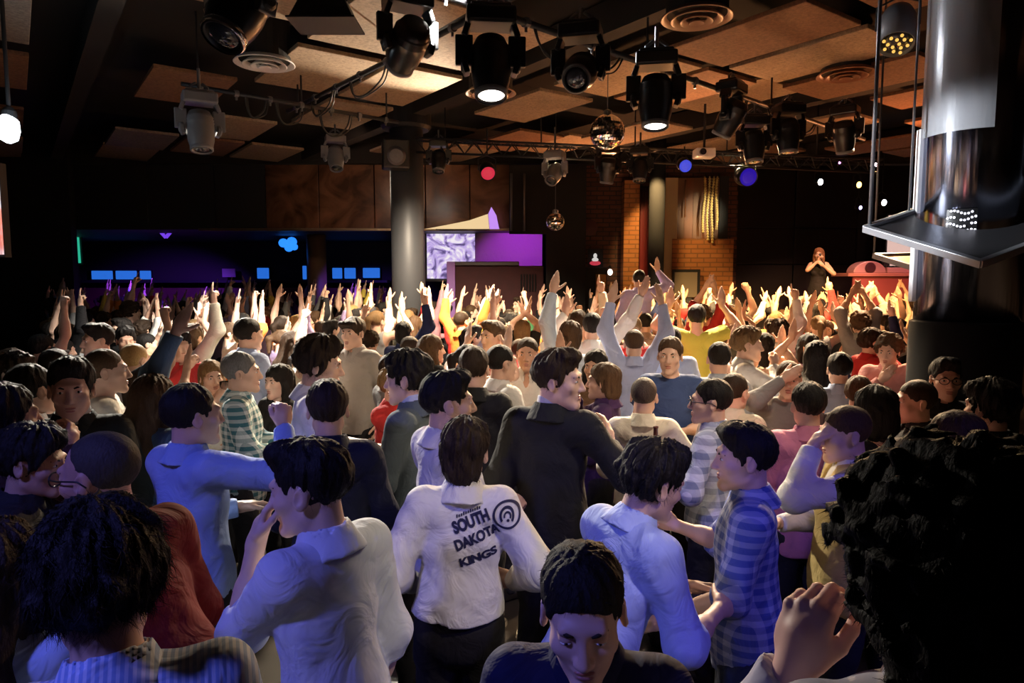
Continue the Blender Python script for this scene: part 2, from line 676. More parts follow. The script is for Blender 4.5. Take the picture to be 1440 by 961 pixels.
class Pose:
    """joints of one person in its own frame: feet on z=0, facing +y"""

    def __init__(s, P):
        s.P = P
        fem = P.get('fem', False)
        s.w = P.get('w', 1.0) * (0.92 if fem else 1.0)
        sq = P.get('hipdrop', 0.0)
        s.hip = Vector((0, 0, .95 - sq))
        s.T = Matrix.Translation(s.hip) @ Rz(P.get('twist', 0)) @ Ry(P.get('side', 0)) @ Rx(-P.get('lean', 0))
        hy, hp, hr = P.get('head', (0, 0, 0))
        s.neck = s.T @ Vector((0, -.015, .535))
        hb = s.T.to_3x3().to_4x4() @ Rx(P.get('lean', 0) * P.get('level', .6))
        s.H = Matrix.Translation(s.neck) @ hb @ Rz(hy) @ Rx(-hp) @ Ry(hr) @ Matrix.Translation((0, .03, .160)) @ Matrix.Scale(P.get('hs', 1.05), 4)
        s.top = s.H @ Vector((0, -.01, .13))
        s.arms = {}
        for nm, sd in (('R', 1), ('L', -1)):
            a = P.get(nm, 'down')
            off, pole, hp_, fdir, pdir = ARM[a] if isinstance(a, str) else a[:5]
            rel = a[5] if not isinstance(a, str) and len(a) > 5 else 'sh'
            sh = Vector((sd * .168 * s.w, -.01, .485))
            offv = Vector((sd * off[0], off[1], off[2]))
            lift = max(0.0, offv.z) * .11
            sh += Vector((-sd * lift * .4, 0, lift))
            S0 = s.T @ sh
            if rel == 'head':
                tgt = s.H @ Vector((sd * off[0], off[1], off[2]))
            else:
                tgt = s.T @ (sh + offv)
            T3 = s.T.to_3x3()
            pol = T3 @ Vector((sd * pole[0], pole[1], pole[2]))
            la, lb = .295, .262
            v = tgt - S0
            dd = min(v.length, (la + lb) * .992)
            v.normalize()
            tgt = S0 + v * dd
            x = (la * la - lb * lb + dd * dd) / (2 * dd)
            y = math.sqrt(max(0, la * la - x * x))
            pp = (pol - v * pol.dot(v))
            pp = pp.normalized() if pp.length > 1e-4 else Vector((0, -1, 0))
            E = S0 + v * x + pp * y
            fd = (tgt - E).normalized() if fdir is None else (T3 @ Vector((sd * fdir[0], fdir[1], fdir[2]))).normalized()
            pn = T3 @ Vector((sd * pdir[0], pdir[1], pdir[2]))
            if abs(pn.normalized().dot(fd)) > .95:
                pn = T3 @ Vector((-sd, 0.2, 0))
            s.arms[nm] = (S0, E, tgt, fd, pn, sd, hp_)
        st = P.get('stance', .0)
        s.legs = []
        for sd in (1, -1):
            h = s.hip + Vector((sd * .088, -.005, -.02))
            k = Vector((sd * (.10 + st * .3), .045 + sq * .9, .49 - sq * .3))
            an = Vector((sd * (.115 + st * .6), -.02, .085))
            s.legs.append((h, k, an, sd))

    # ---- torso volumes; g = how far the cloth stands off
    def torso(s, f, g=0.0, loose=0.0, low=True):
        T = s.T
        M = T.to_3x3()
        w = s.w
        fem = s.P.get('fem', False)
        belly = s.P.get('belly', 0.0)
        if low:
            f.ell(T @ Vector((0, -.005, -.02)), ((.158 * w + g), .112 + g, .13 + g), M, k=.05)
        f.ell(T @ Vector((0, .0 + belly * .5, .13)), (.138 * w + g + loose, .095 + g + loose * .8 + belly, .17 + g), M, k=.06)
        f.ell(T @ Vector((0, .004, .335)), (.160 * w + g + loose * .6, .108 + g + loose * .4, .20 + g), M, k=.06)
        if fem:
            for sd in (1, -1):
                f.ell(T @ Vector((sd * .07, .10, .33)), (.055 + g, .05 + g, .055 + g), M, k=.03)
        S0, S1 = s.arms['R'][0], s.arms['L'][0]
        a = T @ Vector((.10 * w, -.012, .475))
        b = T @ Vector((-.10 * w, -.012, .475))
        f.cone(a, b, .066 + g, .066 + g, k=.05)
        f.cone(a, S0, .066 + g, .056 + g, k=.04)
        f.cone(b, S1, .066 + g, .056 + g, k=.04)
        nb = s.T @ Vector((0, -.022, .54))
        for q in (a, b):
            f.cone(q + M @ Vector((0, -.01, .004)), nb, .045 + g * .8, .036 + g * .5, k=.04)

    def body(s, h, hf, handf=None):
        P = s.P
        f = Field()
        s.torso(f, 0)
        H = s.H
        M = H.to_3x3()
        hs = M.col[0].length
        M = M * (1 / hs)

        def E(c, r, k=.02, op='u', rot=None):
            mm = M if rot is None else M @ rot
            f.ell(H @ Vector(c), [q * hs for q in r], mm, k=k, op=op)

        def K(a, b, ra, rb, k=.012):
            f.cone(H @ Vector(a), H @ Vector(b), ra * hs, rb * hs, k=k)
        f.cone(s.T @ Vector((0, -.02, .50)), H @ Vector((0, -.028, -.055)), .060, .054, k=.03)
        E((0, -.018, .036), (.0765, .096, .085), k=.02)
        E((0, .028, -.028), (.059, .066, .088), k=.03)
        fm = P.get('fem', False)
        jw = .034 if fm else .041
        for sd in (1, -1):
            K((sd * jw, .004, -.064), (sd * .010, .074, -.104), .020, .0155, k=.025)
            E((sd * .040, .058, -.022), (.024, .024, .02), k=.022)
        E((0, .078, -.100), (.02, .016, .017), k=.02)
        K((-.034, .082, .026), (.034, .082, .026), .012, .012, k=.02)
        for sd in (1, -1):
            E((sd * .032, .098, .006), (.018, .016, .0125), k=.012, op='s')
            E((sd * .0315, .0765, .0065), (.0145, .0135, .0125), k=.004)
        K((0, .088, .018), (0, .111, -.030), .0075, .0115, k=.012)
        for sd in (1, -1):
            E((sd * .0125, .1, -.034), (.0085, .011, .0085), k=.008)
        E((0, .0865, -.0595), (.024, .0095, .0062), k=.010)
        E((0, .0855, -.0718), (.020, .0105, .0068), k=.010)
        for sd in (1, -1):
            r = (Matrix.Rotation(-sd * .35, 3, 'Z') @ Matrix.Rotation(.2, 3, 'X'))
            E((sd * .078, -.012, -.006), (.0085, .021, .033), k=.007, rot=r)
            E((sd * .087, -.006, -.002), (.006, .011, .018), k=.004, op='s', rot=r)
        for nm in ('R', 'L'):
            S0, El, W, fd, pn, sd, hp_ = s.arms[nm]
            f.cone(S0, El, .047, .039, k=.03)
            f.cone(S0 + (El - S0) * .25, S0 + (El - S0) * .6, .047, .042, k=.03)
            f.cone(El, W, .038, .0255, k=.02)
            f.cone(El + (W - El) * .15, El + (W - El) * .45, .041, .036, k=.03)
            hand(f, W, fd, pn, sd, hp_)
        for h0, kn, an, sd in s.legs:
            f.cone(h0, kn, .082, .054, k=.04)
            f.cone(kn, an, .052, .036, k=.03)
            f.cone(an + Vector((0, -.02, -.045)), an + Vector((sd * .02, .15, -.055)), .034, .028, k=.03)
        hh = .13 * hs
        c = H @ Vector((0, 0, 0))
        fine = [[(c[i] - hh - .01, c[i] + hh + .01, hf)] for i in range(3)]
        fine[2].append((s.neck.z - .02, c[2], hf))
        for nm in ('R', 'L'):
            S0, El, W, fd, pn, sd, hp_ = s.arms[nm]
            m = W + fd * .085
            if handf and W.z > P.get('handz', .9):
                for i in range(3):
                    fine[i].append((m[i] - .105, m[i] + .105, handf))
        V, Q = f.mesh(h, fine)
        return npmesh('body', V, Q)

    def hair(s, style, h):
        if style in (None, 'none'):
            return None
        H = s.H
        M3 = H.to_3x3()
        hs = M3.col[0].length
        M = M3 * (1 / hs)
        f = Field()

        def E(c, r, k=.02, op='u'):
            f.ell(H @ Vector(c), [q * hs for q in r], M, k=k, op=op)

        def K(a, b, ra, rb, k=.03):
            f.cone(H @ Vector(a), H @ Vector(b), ra * hs, rb * hs, k=k)

        def CUT(c, n):
            f.cut(H @ Vector(c), M @ Vector(n))
        amp, fr, low, hl = .004, 8, -.062, 0.0
        ears = True
        if style == 'short':
            E((0, -.021, .042), (.0835, .103, .092))
            amp = .005
        elif style == 'crop':
            E((0, -.020, .039), (.080, .099, .0895))
            amp = .0025
        elif style == 'shaved':
            E((0, -.0195, .0365), (.0785, .0975, .087))
            amp, hl = .001, -.052
        elif style == 'quiff':
            E((0, -.021, .044), (.085, .104, .094))
            E((0, .045, .108), (.062, .052, .034), k=.03)
            amp = .007
        elif style == 'fringe':
            E((0, -.016, .042), (.087, .108, .094))
            K((-.05, .07, .07), (.05, .075, .075), .028, .028)
            amp, hl = .006, .02
        elif style == 'messy':
            E((0, -.022, .046), (.096, .114, .104))
            E((0, .03, .10), (.07, .065, .045), k=.03)
            amp, low = .014, -.078
        elif style == 'curly':
            E((0, -.024, .045), (.107, .122, .112))
            amp, fr, low = .016, 30, -.08
        elif style == 'bigcurly':
            E((0, -.03, .04), (.122, .135, .125))
            E((0, -.055, -.05), (.10, .09, .09), k=.04)
            amp, fr, low, ears = .02, 32, -.14, False
        elif style == 'nape':
            E((0, -.022, .043), (.089, .108, .096))
            E((0, -.055, -.045), (.074, .062, .075), k=.03)
            amp, low = .010, -.118
        elif style == 'bob':
            E((0, -.02, .043), (.092, .108, .097))
            E((0, -.045, -.05), (.09, .08, .09), k=.04)
            amp, low, ears = .008, -.14, False
        elif style == 'long':
            E((0, -.02, .043), (.091, .108, .097))
            b = s.T @ Vector((0, -.15, .30))
            f.cone(H @ Vector((0, -.05, -.02)), s.T @ Vector((0, -.13, .44)), .085 * hs, .085, k=.05)
            f.cone(s.T @ Vector((.03, -.13, .44)), b + s.T.to_3x3() @ Vector((.03, 0, 0)), .075, .05, k=.05)
            f.cone(s.T @ Vector((-.03, -.13, .44)), b + s.T.to_3x3() @ Vector((-.03, 0, 0)), .075, .05, k=.05)
            for sd in (1, -1):
                f.cone(H @ Vector((sd * .07, -.01, -.02)), s.T @ Vector((sd * .085, .01, .47)), .034, .04, k=.03)
            amp, low, ears = .009, None, False
        elif style == 'pony':
            E((0, -.021, .042), (.084, .104, .092))
            K((0, -.11, .06), (0, -.165, .03), .03, .035)
            K((0, -.165, .03), (0, -.165, -.14), .036, .016)
            amp, low = .005, None
        pt, n = Vector((0, .078 + hl, .066)), Vector((0, .80, -.60))
        if style in ('long', 'bob'):
            f.cut(H @ pt, M @ n, None) if style == 'bob' else E((0, .13, -.05), (.062, .10, .115), k=.015, op='s')
        elif style == 'pony':
            c = H @ pt
            r = Vector((.12, .12, .12))
            CUT(pt, n)
            E((0, -.02, -.13), (.2, .10, .065), k=.01, op='s')
        else:
            CUT(pt, n)
        if low is not None:
            CUT((0, 0, low), (0, .25, -1))
        if ears:
            for sd in (1, -1):
                E((sd * .088, .0, -.014), (.030, .031, .040), k=.008, op='s')
        Hi = np.array(H.inverted(), dtype=np.float32)
        seed = s.P.get('seed', 1) * 3.7

        def disp(x, y, z):
            lx = Hi[0, 0] * x + Hi[0, 1] * y + Hi[0, 2] * z + Hi[0, 3]
            ly = Hi[1, 0] * x + Hi[1, 1] * y + Hi[1, 2] * z + Hi[1, 3]
            lz = Hi[2, 0] * x + Hi[2, 1] * y + Hi[2, 2] * z + Hi[2, 3]
            if fr > 20:
                return amp * (vnoise(lx * fr * 1.5 + seed, ly * fr * 1.5, lz * fr * 1.5) + .5 * vnoise(lx * fr * 3, ly * fr * 3 + seed, lz * fr * 3))
            az = np.arctan2(lx, -(ly + .01) + .0 * lz)
            el = np.arctan2(lz - .03, np.sqrt(lx * lx + ly * ly))
            w = vnoise(lx * 14 + seed, ly * 14, lz * 14)
            return amp * (vnoise(az * fr + w * 1.2 + seed, el * 2.2 + w, lz * 8) + .6 * vnoise(az * fr * 2.3 + seed, el * 3, ly * 25) + .5 * w)
        V, Q = f.mesh(h, disp=disp)
        return npmesh('hair', V, Q)

    def sleeve(s, f, nm, g, kind, loose=0.0):
        S0, El, W, fd, pn, sd, hp_ = s.arms[nm]
        f.cone(S0, S0 + (El - S0) * .25, .060 + g, .056 + g, k=.03)
        if kind == 'none':
            return
        if kind == 'short':
            f.cone(S0, S0 + (El - S0) * .58, .054 + g, .054 + g + loose, k=.03, flat=True)
        elif kind == 'roll':
            f.cone(S0, El, .052 + g, .045 + g + loose, k=.03)
            e = El + (W - El) * .22
            f.cone(El, e, .045 + g + loose, .045 + g, k=.03, flat=True)
            d = (W - El).normalized()
            f.cone(e - d * .045, e, .050 + g, .050 + g, k=.006, flat=True)
        else:
            f.cone(S0, El, .052 + g, .045 + g + loose, k=.03)
            e = El + (W - El) * .95
            f.cone(El, e, .045 + g + loose, .031 + g, k=.03, flat=True)
            d = (W - El).normalized()
            f.cone(e - d * .05, e, .033 + g, .034 + g, k=.006, flat=True)

    def top_cloth(s, kind, h, sleeve='long', hem=-.13, collar=True, vneck=0.0, g=.012, loose=.012, fold=.006, seed=1.0, open_front=False):
        f = Field()
        s.torso(f, g, loose)
        T, M = s.T, s.T.to_3x3()
        f.ell(T @ Vector((0, -.004, -.02)), (.170 * s.w + g + loose * 1.1, .122 + g + loose, .30), M, k=.05)
        for nm in ('R', 'L'):
            s.sleeve(f, nm, g, sleeve, loose)
        nb = T @ Vector((0, -.022, .505))
        nt = T @ Vector((0, -.006, .585)) * .75 + (s.H @ Vector((0, -.026, -.07))) * .25
        ax = (nt - nb).normalized()
        c2 = nb + ax * (.05 if collar else .042)
        f.cone(c2 + ax * (.045 if collar else .05), c2 + ax * .15, .064 if collar else .072, .085, k=.006, op='s')
        if vneck:
            f.cone(T @ Vector((0, .10, .53)), T @ Vector((0, .135, .50 - vneck)), .045, .012, k=.008, op='s')
        if sleeve == 'none':
            for nm in ('R', 'L'):
                S0, El, W, fd, pn, sd, hp_ = s.arms[nm]
                d = (El - S0).normalized()
                p = S0 + d * .01 - M @ Vector((sd * .02, 0, 0))
                f.cut(p, M @ Vector((sd, 0, 0.15)), (A3(S0) - .35, A3(S0) + .35))
        hz = T @ Vector((0, 0, hem))
        f.cut(hz, M @ Vector((0, 0, -1)), (A3(hz) - np.array((.215 * s.w, .32, .4), dtype=np.float32), A3(hz) + np.array((.215 * s.w, .32, .03), dtype=np.float32)))

        def disp(x, y, z):
            n1 = vnoise(x * 11 + seed * 5, y * 11, z * 7 + x * 5)
            n2 = vnoise(x * 20 + z * 9, y * 20 + seed * 3, z * 15 - x * 7)
            r = 1 - 2 * np.abs(vnoise(x * 8 + z * 7 + seed, y * 9 - z * 3, z * 6 + seed * 2))
            return fold * (.6 * n1 + .45 * n2 + .55 * r)
        V, Q = f.mesh(h, disp=disp if fold else None)
        return npmesh(kind, V, Q)

    def collar_mesh(s, h=.006, big=1.0, opened=True):
        f = Field()
        T = s.T
        nb = T @ Vector((0, -.022, .505))
        nt = T @ Vector((0, -.006, .585)) * .75 + (s.H @ Vector((0, -.026, -.07))) * .25
        ax = (nt - nb).normalized()
        f.cone(nb - ax * .012, nb + ax * .088, .115 * big, .069 * big, k=.01, flat=True)
        f.cut(nb + ax * .002, -ax)
        f.cone(nb - ax * .02, nb + ax * .105, .090 * big, .056 * big, k=.004, op='s')
        if opened:
            f.ell(T @ Vector((0, .10, .535)), (.022, .08, .07), T.to_3x3(), k=.006, op='s')
        V, Q = f.mesh(h)
        return npmesh('collar', V, Q)

    def trousers(s, h, g=.014, rise=.03):
        f = Field()
        T, M = Matrix.Translation(s.hip) @ Rz(s.P.get('twist', 0)), None
        f.ell(s.hip + Vector((0, -.006, -.03)), (.163 * s.w + g, .118 + g, .15), None, k=.04)
        f.cut(s.hip + Vector((0, 0, rise)), (0, 0, 1))
        for h0, kn, an, sd in s.legs:
            f.cone(h0, kn, .086 + g, .06 + g, k=.03)
            f.cone(kn, an + Vector((0, 0, -.03)), .06 + g, .048 + g, k=.03, flat=True)

        def disp(x, y, z):
            return .005 * (vnoise(x * 13, y * 13, z * 16) + vnoise(x * 7, y * 7 + 3, z * 25))
        V, Q = f.mesh(h, disp=disp)
        return npmesh('trousers', V, Q)


M_EYE = None


def face_parts(s, root, browc=(.02, .014, .01), lipc=(.42, .17, .14), closed=False, simple=False):
    global M_EYE
    if M_EYE is None:
        M_EYE = (mat('eye_white', (.75, .72, .68), rough=.2), mat('eye_iris', (.015, .009, .006), rough=.15))
    H = s.H
    bw = mat('eyebrow', browc, rough=.8)
    lp = mat('lips', lipc, rough=.4)
    for sd in (1, -1):
        if closed != 'shut':
            k_, dz = (.42, -.0035) if closed == 'down' else (1.0, 0)
            bm = bmesh.new()
            ball(bm, (sd * .0315, .0805, .0055 + dz), (.0125, .0112, .0066 * k_), H, 12, 8)
            ball(bm, (sd * .0315, .0868, .0054 + dz), (.0058, .0056, .0058 * k_), H, 10, 6, mi=1)
            obj('eye', bm, list(M_EYE), root, smooth=True)
        bm = bmesh.new()
        tube(bm, [H @ Vector((sd * x, y, z)) for x, y, z in ((.017, .0935, .0215), (.028, .094, .0265), (.039, .086, .0268), (.0465, .075, .0225))], [.0035, .0046, .004, .002], 6)
        obj('eyebrow', bm, bw, root, smooth=True)
    if not simple:
        bm = bmesh.new()
        ball(bm, (0, .0925, -.0597), (.020, .0068, .0052), H, 12, 6)
        ball(bm, (0, .0915, -.0713), (.0175, .0075, .006), H, 12, 6)
        obj('mouth', bm, lp, root, smooth=True)


def add_glasses(s, root, c=(.01, .01, .012)):
    H = s.H
    bm = bmesh.new()
    for sd in (1, -1):
        cx, cy, cz = sd * .033, .108, .004
        pts = [H @ Vector((cx + .026 * math.cos(a), cy - .006 * abs(math.cos(a)), cz + .019 * math.sin(a))) for a in [2 * PI * i / 20 for i in range(21)]]
        tube(bm, pts, .0026, 6)
        tube(bm, [H @ Vector(p) for p in ((sd * .058, .100, .008), (sd * .079, .06, .008), (sd * .085, -.005, .006), (sd * .084, -.03, -.012))], .0024, 6)
    tube(bm, [H @ Vector(p) for p in ((-.009, .112, .008), (0, .116, .01), (.009, .112, .008))], .0024, 6)
    return obj('glasses', bm, mat('glasses_frame', c, rough=.3), root, smooth=True)


SKIN_A = (.66, .44, .33)
SKIN_B = (.72, .50, .39)
SKIN_C = (.56, .35, .25)
BLACK = (.012, .010, .009)
DKBR = (.030, .018, .011)
BROWN = (.075, .042, .022)
LTBR = (.20, .12, .055)
BLOND = (.42, .27, .11)
WHITE = (.80, .79, .76)


def add_strands(me, s, n, ln, out, wd):
    """loose hairs standing off the hair mass, part of the same hair"""
    nv = len(me.vertices)
    co = np.empty(nv * 3, dtype=np.float32)
    no = np.empty(nv * 3, dtype=np.float32)
    me.vertices.foreach_get('co', co)
    me.vertices.foreach_get('normal', no)
    co, no = co.reshape(-1, 3), no.reshape(-1, 3)
    nl = len(me.loops)
    q = np.empty(nl, dtype=np.int32)
    me.loops.foreach_get('vertex_index', q)
    q = q.reshape(-1, 4)
    g = np.random.default_rng(9)
    pick = g.integers(0, nv, n)
    p, m = co[pick], no[pick]
    Hc = np.array(s.H @ Vector((0, -.03, .10)), dtype=np.float32)
    dn = np.array(s.H.to_3x3() @ Vector((0, -.35, -1)), dtype=np.float32)
    fl = (p - Hc)
    fl /= np.linalg.norm(fl, axis=1)[:, None] + 1e-6
    fl = fl * .5 + dn * .8
    fl -= m * (fl * m).sum(1)[:, None]
    fl /= np.linalg.norm(fl, axis=1)[:, None] + 1e-6
    d = fl * (1 - out) + m * out + g.normal(0, .28, (n, 3)).astype(np.float32)
    d /= np.linalg.norm(d, axis=1)[:, None]
    sd = np.cross(d, m + .01)
    sd /= np.linalg.norm(sd, axis=1)[:, None] + 1e-6
    L = (ln * g.uniform(.5, 1.2, n)).astype(np.float32)[:, None]
    d2 = d + g.normal(0, .35, (n, 3)).astype(np.float32) - m * .25
    p0 = p - m * .004
    p1 = p0 + d * L * .5
    p2 = p1 + d2 * L * .5
    w0 = wd * g.uniform(.6, 1.2, n).astype(np.float32)[:, None]
    V = np.stack([p0 - sd * w0, p0 + sd * w0, p1 + sd * w0 * .8, p1 - sd * w0 * .8, p2 + sd * w0 * .15, p2 - sd * w0 * .15], 1).reshape(-1, 3)
    b = nv + np.arange(n, dtype=np.int32)[:, None] * 6
    Q = np.concatenate([b + np.array([[0, 1, 2, 3]], dtype=np.int32), b + np.array([[3, 2, 4, 5]], dtype=np.int32)])
    bpy.data.meshes.remove(me)
    return npmesh('hair', np.concatenate([co, V]), np.concatenate([q, Q]))


_sm = []


def shoe_mat():
    if not _sm:
        _sm.append(mat('shoe_leather', (.015, .012, .01), rough=.35))
    return _sm[0]


def make_person(P, name='person'):
    """builds one person at the origin; returns (body object, pose)"""
    s = Pose(P)
    h, hf, hh, hc = P.get('q', (.016, .0065, .008, .011))
    me = s.body(h, hf, P.get('hq', hf))
    me.materials.append(skin(P.get('skin', SKIN_A)))
    root = link(bpy.data.objects.new(name, me))
    hm = s.hair(P.get('hair', 'short'), hh)
    if hm and P.get('strands'):
        hm = add_strands(hm, s, *P['strands'])
    if hm:
        hm.materials.append(hairmat(P.get('hairc', BLACK)))
        link(bpy.data.objects.new('hair', hm), root)
    tp = P.get('top', {})
    kind = tp.get('kind', 'shirt')
    kw = {k: tp[k] for k in ('sleeve', 'hem', 'collar', 'vneck', 'g', 'loose', 'fold') if k in tp}
    cl = cloth(tp.get('c', WHITE), tp.get('pat', 'plain'), tp.get('c2'), tp.get('rough', .8), tp.get('ps', 1.0))
    tm = s.top_cloth(kind, tp.get('h', hc), seed=P.get('seed', 1), **kw)
    tm.materials.append(cl)
    root_top = link(bpy.data.objects.new(kind, tm), root)
    s.top_obj = root_top
    if kind in ('shirt', 'jacket') and tp.get('collar', True):
        cm = s.collar_mesh(min(.0075, h), 1.0 if kind == 'shirt' else 1.08)
        cm.materials.append(cl)
        link(bpy.data.objects.new('collar', cm), root)
    if P.get('over'):
        ov = P['over']
        vm = s.top_cloth('waistcoat', hc, sleeve='none', hem=-.12, collar=False, g=.026, loose=.016, seed=3, vneck=.16)
        vm.materials.append(cloth(ov['c']))
        link(bpy.data.objects.new('waistcoat', vm), root)
    if tp.get('inner'):
        f = Field()
        T = s.T
        nb = T @ Vector((0, -.022, .52))
        nt = T @ Vector((0, -.006, .585)) * .75 + (s.H @ Vector((0, -.026, -.07))) * .25
        ax = (nt - nb).normalized()
        f.cone(nb + ax * .045, nb + ax * .100, .070, .064, k=.01, flat=True)
        f.cut(nb + ax * .100, ax)
        V, Q = f.mesh(.006)
        cm = npmesh('shirt_collar', V, Q)
        cm.materials.append(cloth(tp['inner']))
        link(bpy.data.objects.new('shirt_collar', cm), root)
    pm = s.trousers(P.get('ph', .02), rise=P.get('rise', .03))
    pm.materials.append(cloth(P.get('pants', (.02, .02, .025))))
    link(bpy.data.objects.new('trousers', pm), root)
    if P.get('shoes', True):
        sm = shoe_mat()
        for h0, kn, an, sd in s.legs:
            f = Field()
            f.cone(an + Vector((0, -.03, -.045)), an + Vector((sd * .02, .16, -.052)), .044, .036, k=.03)
            f.cone(an + Vector((0, -.02, .02)), an + Vector((0, -.02, -.05)), .045, .044, k=.03)
            f.cut((0, 0, .004), (0, 0, -1))
            V, Q = f.mesh(.016)
            q = npmesh('shoe', V, Q)
            q.materials.append(sm)
            link(bpy.data.objects.new('shoe', q), root)
    fc = P.get('face')
    if fc:
        face_parts(s, root, closed=fc, simple=(fc == 'simple'))
    if P.get('glasses'):
        add_glasses(s, root)
    return root, s


def place(root, s, px, py, Y, yaw, base=0.0, smin=.86, smax=1.14):
    """stand the person so that the crown of the head is seen at photo pixel (px, py), Y metres ahead"""
    t = at(px, py, Y)
    sc = min(smax, max(smin, (t.z - base) / s.top.z))
    q = Rz(yaw) @ (s.top * sc)
    root.location = (t.x - q.x, t.y - q.y, base)
    root.rotation_euler = (0, 0, R_(yaw))
    root.scale = (sc, sc, sc)
    return sc
# ------------------------------------------------------------------ the room
FAR = 15.6
M_black = mat('matt_black', (.012, .012, .013), rough=.7)
M_blk2 = mat('satin_black', (.02, .02, .022), rough=.35)
M_floor = mat('dark_floor', (.03, .025, .022), rough=.4, var=.3, vscale=2)
M_ceil = mat('ceiling_void', (.016, .013, .011), rough=.9)
M_wall = mat('black_wall', (.018, .016, .016), rough=.6, var=.2, vscale=1.2)
M_steel = mat('grey_steel', (.16, .165, .18), rough=.35, metal=.7)
M_dksteel = mat('dark_steel', (.03, .03, .034), rough=.45, metal=.4)
M_chrome = mat('bright_chrome', (.85, .86, .9), rough=.12, metal=1.0)
M_white = mat('white_paint', (.8, .8, .8), rough=.5)


def osb(name, c):
    m, nt, b = newmat(name)
    L = nt.links.new
    tc = nt.nodes.new('ShaderNodeTexCoord')
    n = nt.nodes.new('ShaderNodeTexNoise')
    n.inputs['Scale'].default_value = 26
    n.inputs['Detail'].default_value = 6
    n.inputs['Roughness'].default_value = .75
    L(tc.outputs['Object'], n.inputs['Vector'])
    r = nt.nodes.new('ShaderNodeValToRGB')
    r.color_ramp.elements[0].position = .32
    r.color_ramp.elements[0].color = col([x * .55 for x in c])
    r.color_ramp.elements[1].position = .68
    r.color_ramp.elements[1].color = col([min(1, x * 1.25) for x in c])
    L(n.outputs[0], r.inputs[0])
    L(r.outputs[0], b.inputs['Base Color'])
    b.inputs['Roughness'].default_value = .85
    return m


def brick(name, c1, c2, mortar, sx=1.0):
    m, nt, b = newmat(name)
    L = nt.links.new
    tc = nt.nodes.new('ShaderNodeTexCoord')
    sp = nt.nodes.new('ShaderNodeSeparateXYZ')
    cb = nt.nodes.new('ShaderNodeCombineXYZ')
    ad = nt.nodes.new('ShaderNodeMath')
    L(tc.outputs['Object'], sp.inputs[0])
    L(sp.outputs[0], ad.inputs[0])
    L(sp.outputs[1], ad.inputs[1])
    L(ad.outputs[0], cb.inputs[0])
    L(sp.outputs[2], cb.inputs[1])
    t = nt.nodes.new('ShaderNodeTexBrick')
    t.inputs['Scale'].default_value = 1.0
    t.inputs['Brick Width'].default_value = .30 * sx
    t.inputs['Row Height'].default_value = .105 * sx
    t.inputs['Mortar Size'].default_value = .014
    t.inputs['Color1'].default_value = col(c1)
    t.inputs['Color2'].default_value = col(c2)
    t.inputs['Mortar'].default_value = col(mortar)
    L(cb.outputs[0], t.inputs['Vector'])
    L(t.outputs[0], b.inputs['Base Color'])
    bp = nt.nodes.new('ShaderNodeBump')
    bp.inputs['Strength'].default_value = .6
    bp.inputs['Distance'].default_value = .02
    bp.invert = True
    L(t.outputs[1], bp.inputs['Height'])
    L(bp.outputs[0], b.inputs['Normal'])
    b.inputs['Roughness'].default_value = .85
    return m


M_osb = osb('particle_board', (.36, .25, .16))
M_osb2 = osb('red_brown_board', (.25, .125, .065))
M_osb3 = osb('grey_board', (.26, .22, .18))
M_brick = brick('brick_dim', (.16, .06, .035), (.10, .04, .025), (.045, .03, .025))
M_bricklit = brick('brick_lit', (.55, .22, .07), (.48, .18, .055), (.30, .13, .05))  # lit copy of the dim brick above, the light put into its colour


def slab(name, lo, hi, m, parent=None, bevel=0.0):
    bm = bmesh.new()
    bx(bm, [(a + b) / 2 for a, b in zip(lo, hi)], [b - a for a, b in zip(lo, hi)])
    return obj(name, bm, m, parent, bevel=bevel)


def px_box(name, x0, y0, x1, y1, Y, depth, m, parent=None, bevel=0.0):
    """upright slab whose front face at distance Y spans the photo rectangle"""
    a, b = at(x0, y0, Y), at(x1, y1, Y)
    return slab(name, (min(a.x, b.x), Y, min(a.z, b.z)), (max(a.x, b.x), Y + depth, max(a.z, b.z)), m, parent, bevel)


XL, XR, YB, YF = -13.2, 10.4, -3.0, 21.0
CEIL = 5.25
struct(slab('floor_riser', (-2.6, -1.2, 0), (2.6, 1.55, .15), M_black))
struct(slab('floor', (XL - .3, YB - .3, -.2), (XR + .3, YF + .3, 0), M_floor))
ceiling = struct(slab('ceiling', (XL - .3, YB - .3, CEIL), (XR + .3, YF + .3, CEIL + .2), M_ceil))
struct(slab('wall_left', (XL - .25, YB, 0), (XL, YF, CEIL), M_wall))
struct(slab('wall_partition', (XL, 15.35, 0), (at(104, 400, 15.35).x, 15.55, CEIL), M_wall))
struct(slab('wall_right', (XR, YB, 0), (XR + .25, YF, CEIL), M_wall))
struct(slab('wall_rear', (XL, YB - .25, 0), (XR, YB, CEIL), M_wall))
struct(slab('wall_back', (XL, YF, 0), (XR, YF + .25, CEIL), M_wall))

# balcony over the far bar: glossy brown front, dark underside
m_fas, nt, b = newmat('balcony_lacquer')
tc = nt.nodes.new('ShaderNodeTexCoord')
n = nt.nodes.new('ShaderNodeTexNoise')
n.inputs['Scale'].default_value = 1.4
n.inputs['Detail'].default_value = 6
n.inputs['Distortion'].default_value = 1.2
nt.links.new(tc.outputs['Object'], n.inputs['Vector'])
rp = nt.nodes.new('ShaderNodeValToRGB')
rp.color_ramp.elements[0].color = col((.07, .032, .016))
rp.color_ramp.elements[0].position = .35
rp.color_ramp.elements[1].color = col((.26, .12, .06))
rp.color_ramp.elements[1].position = .7
nt.links.new(n.outputs[0], rp.inputs[0])
nt.links.new(rp.outputs[0], b.inputs['Base Color'])
b.inputs['Roughness'].default_value = .22
zb = at(500, 323, FAR).z
fas = empty('balcony', (0, FAR, 0))
fas['kind'] = 'structure'
xs = [-9.85, -8.2, -6.7, -5.55, -4.35, -3.1, -1.95, -.95, .15]
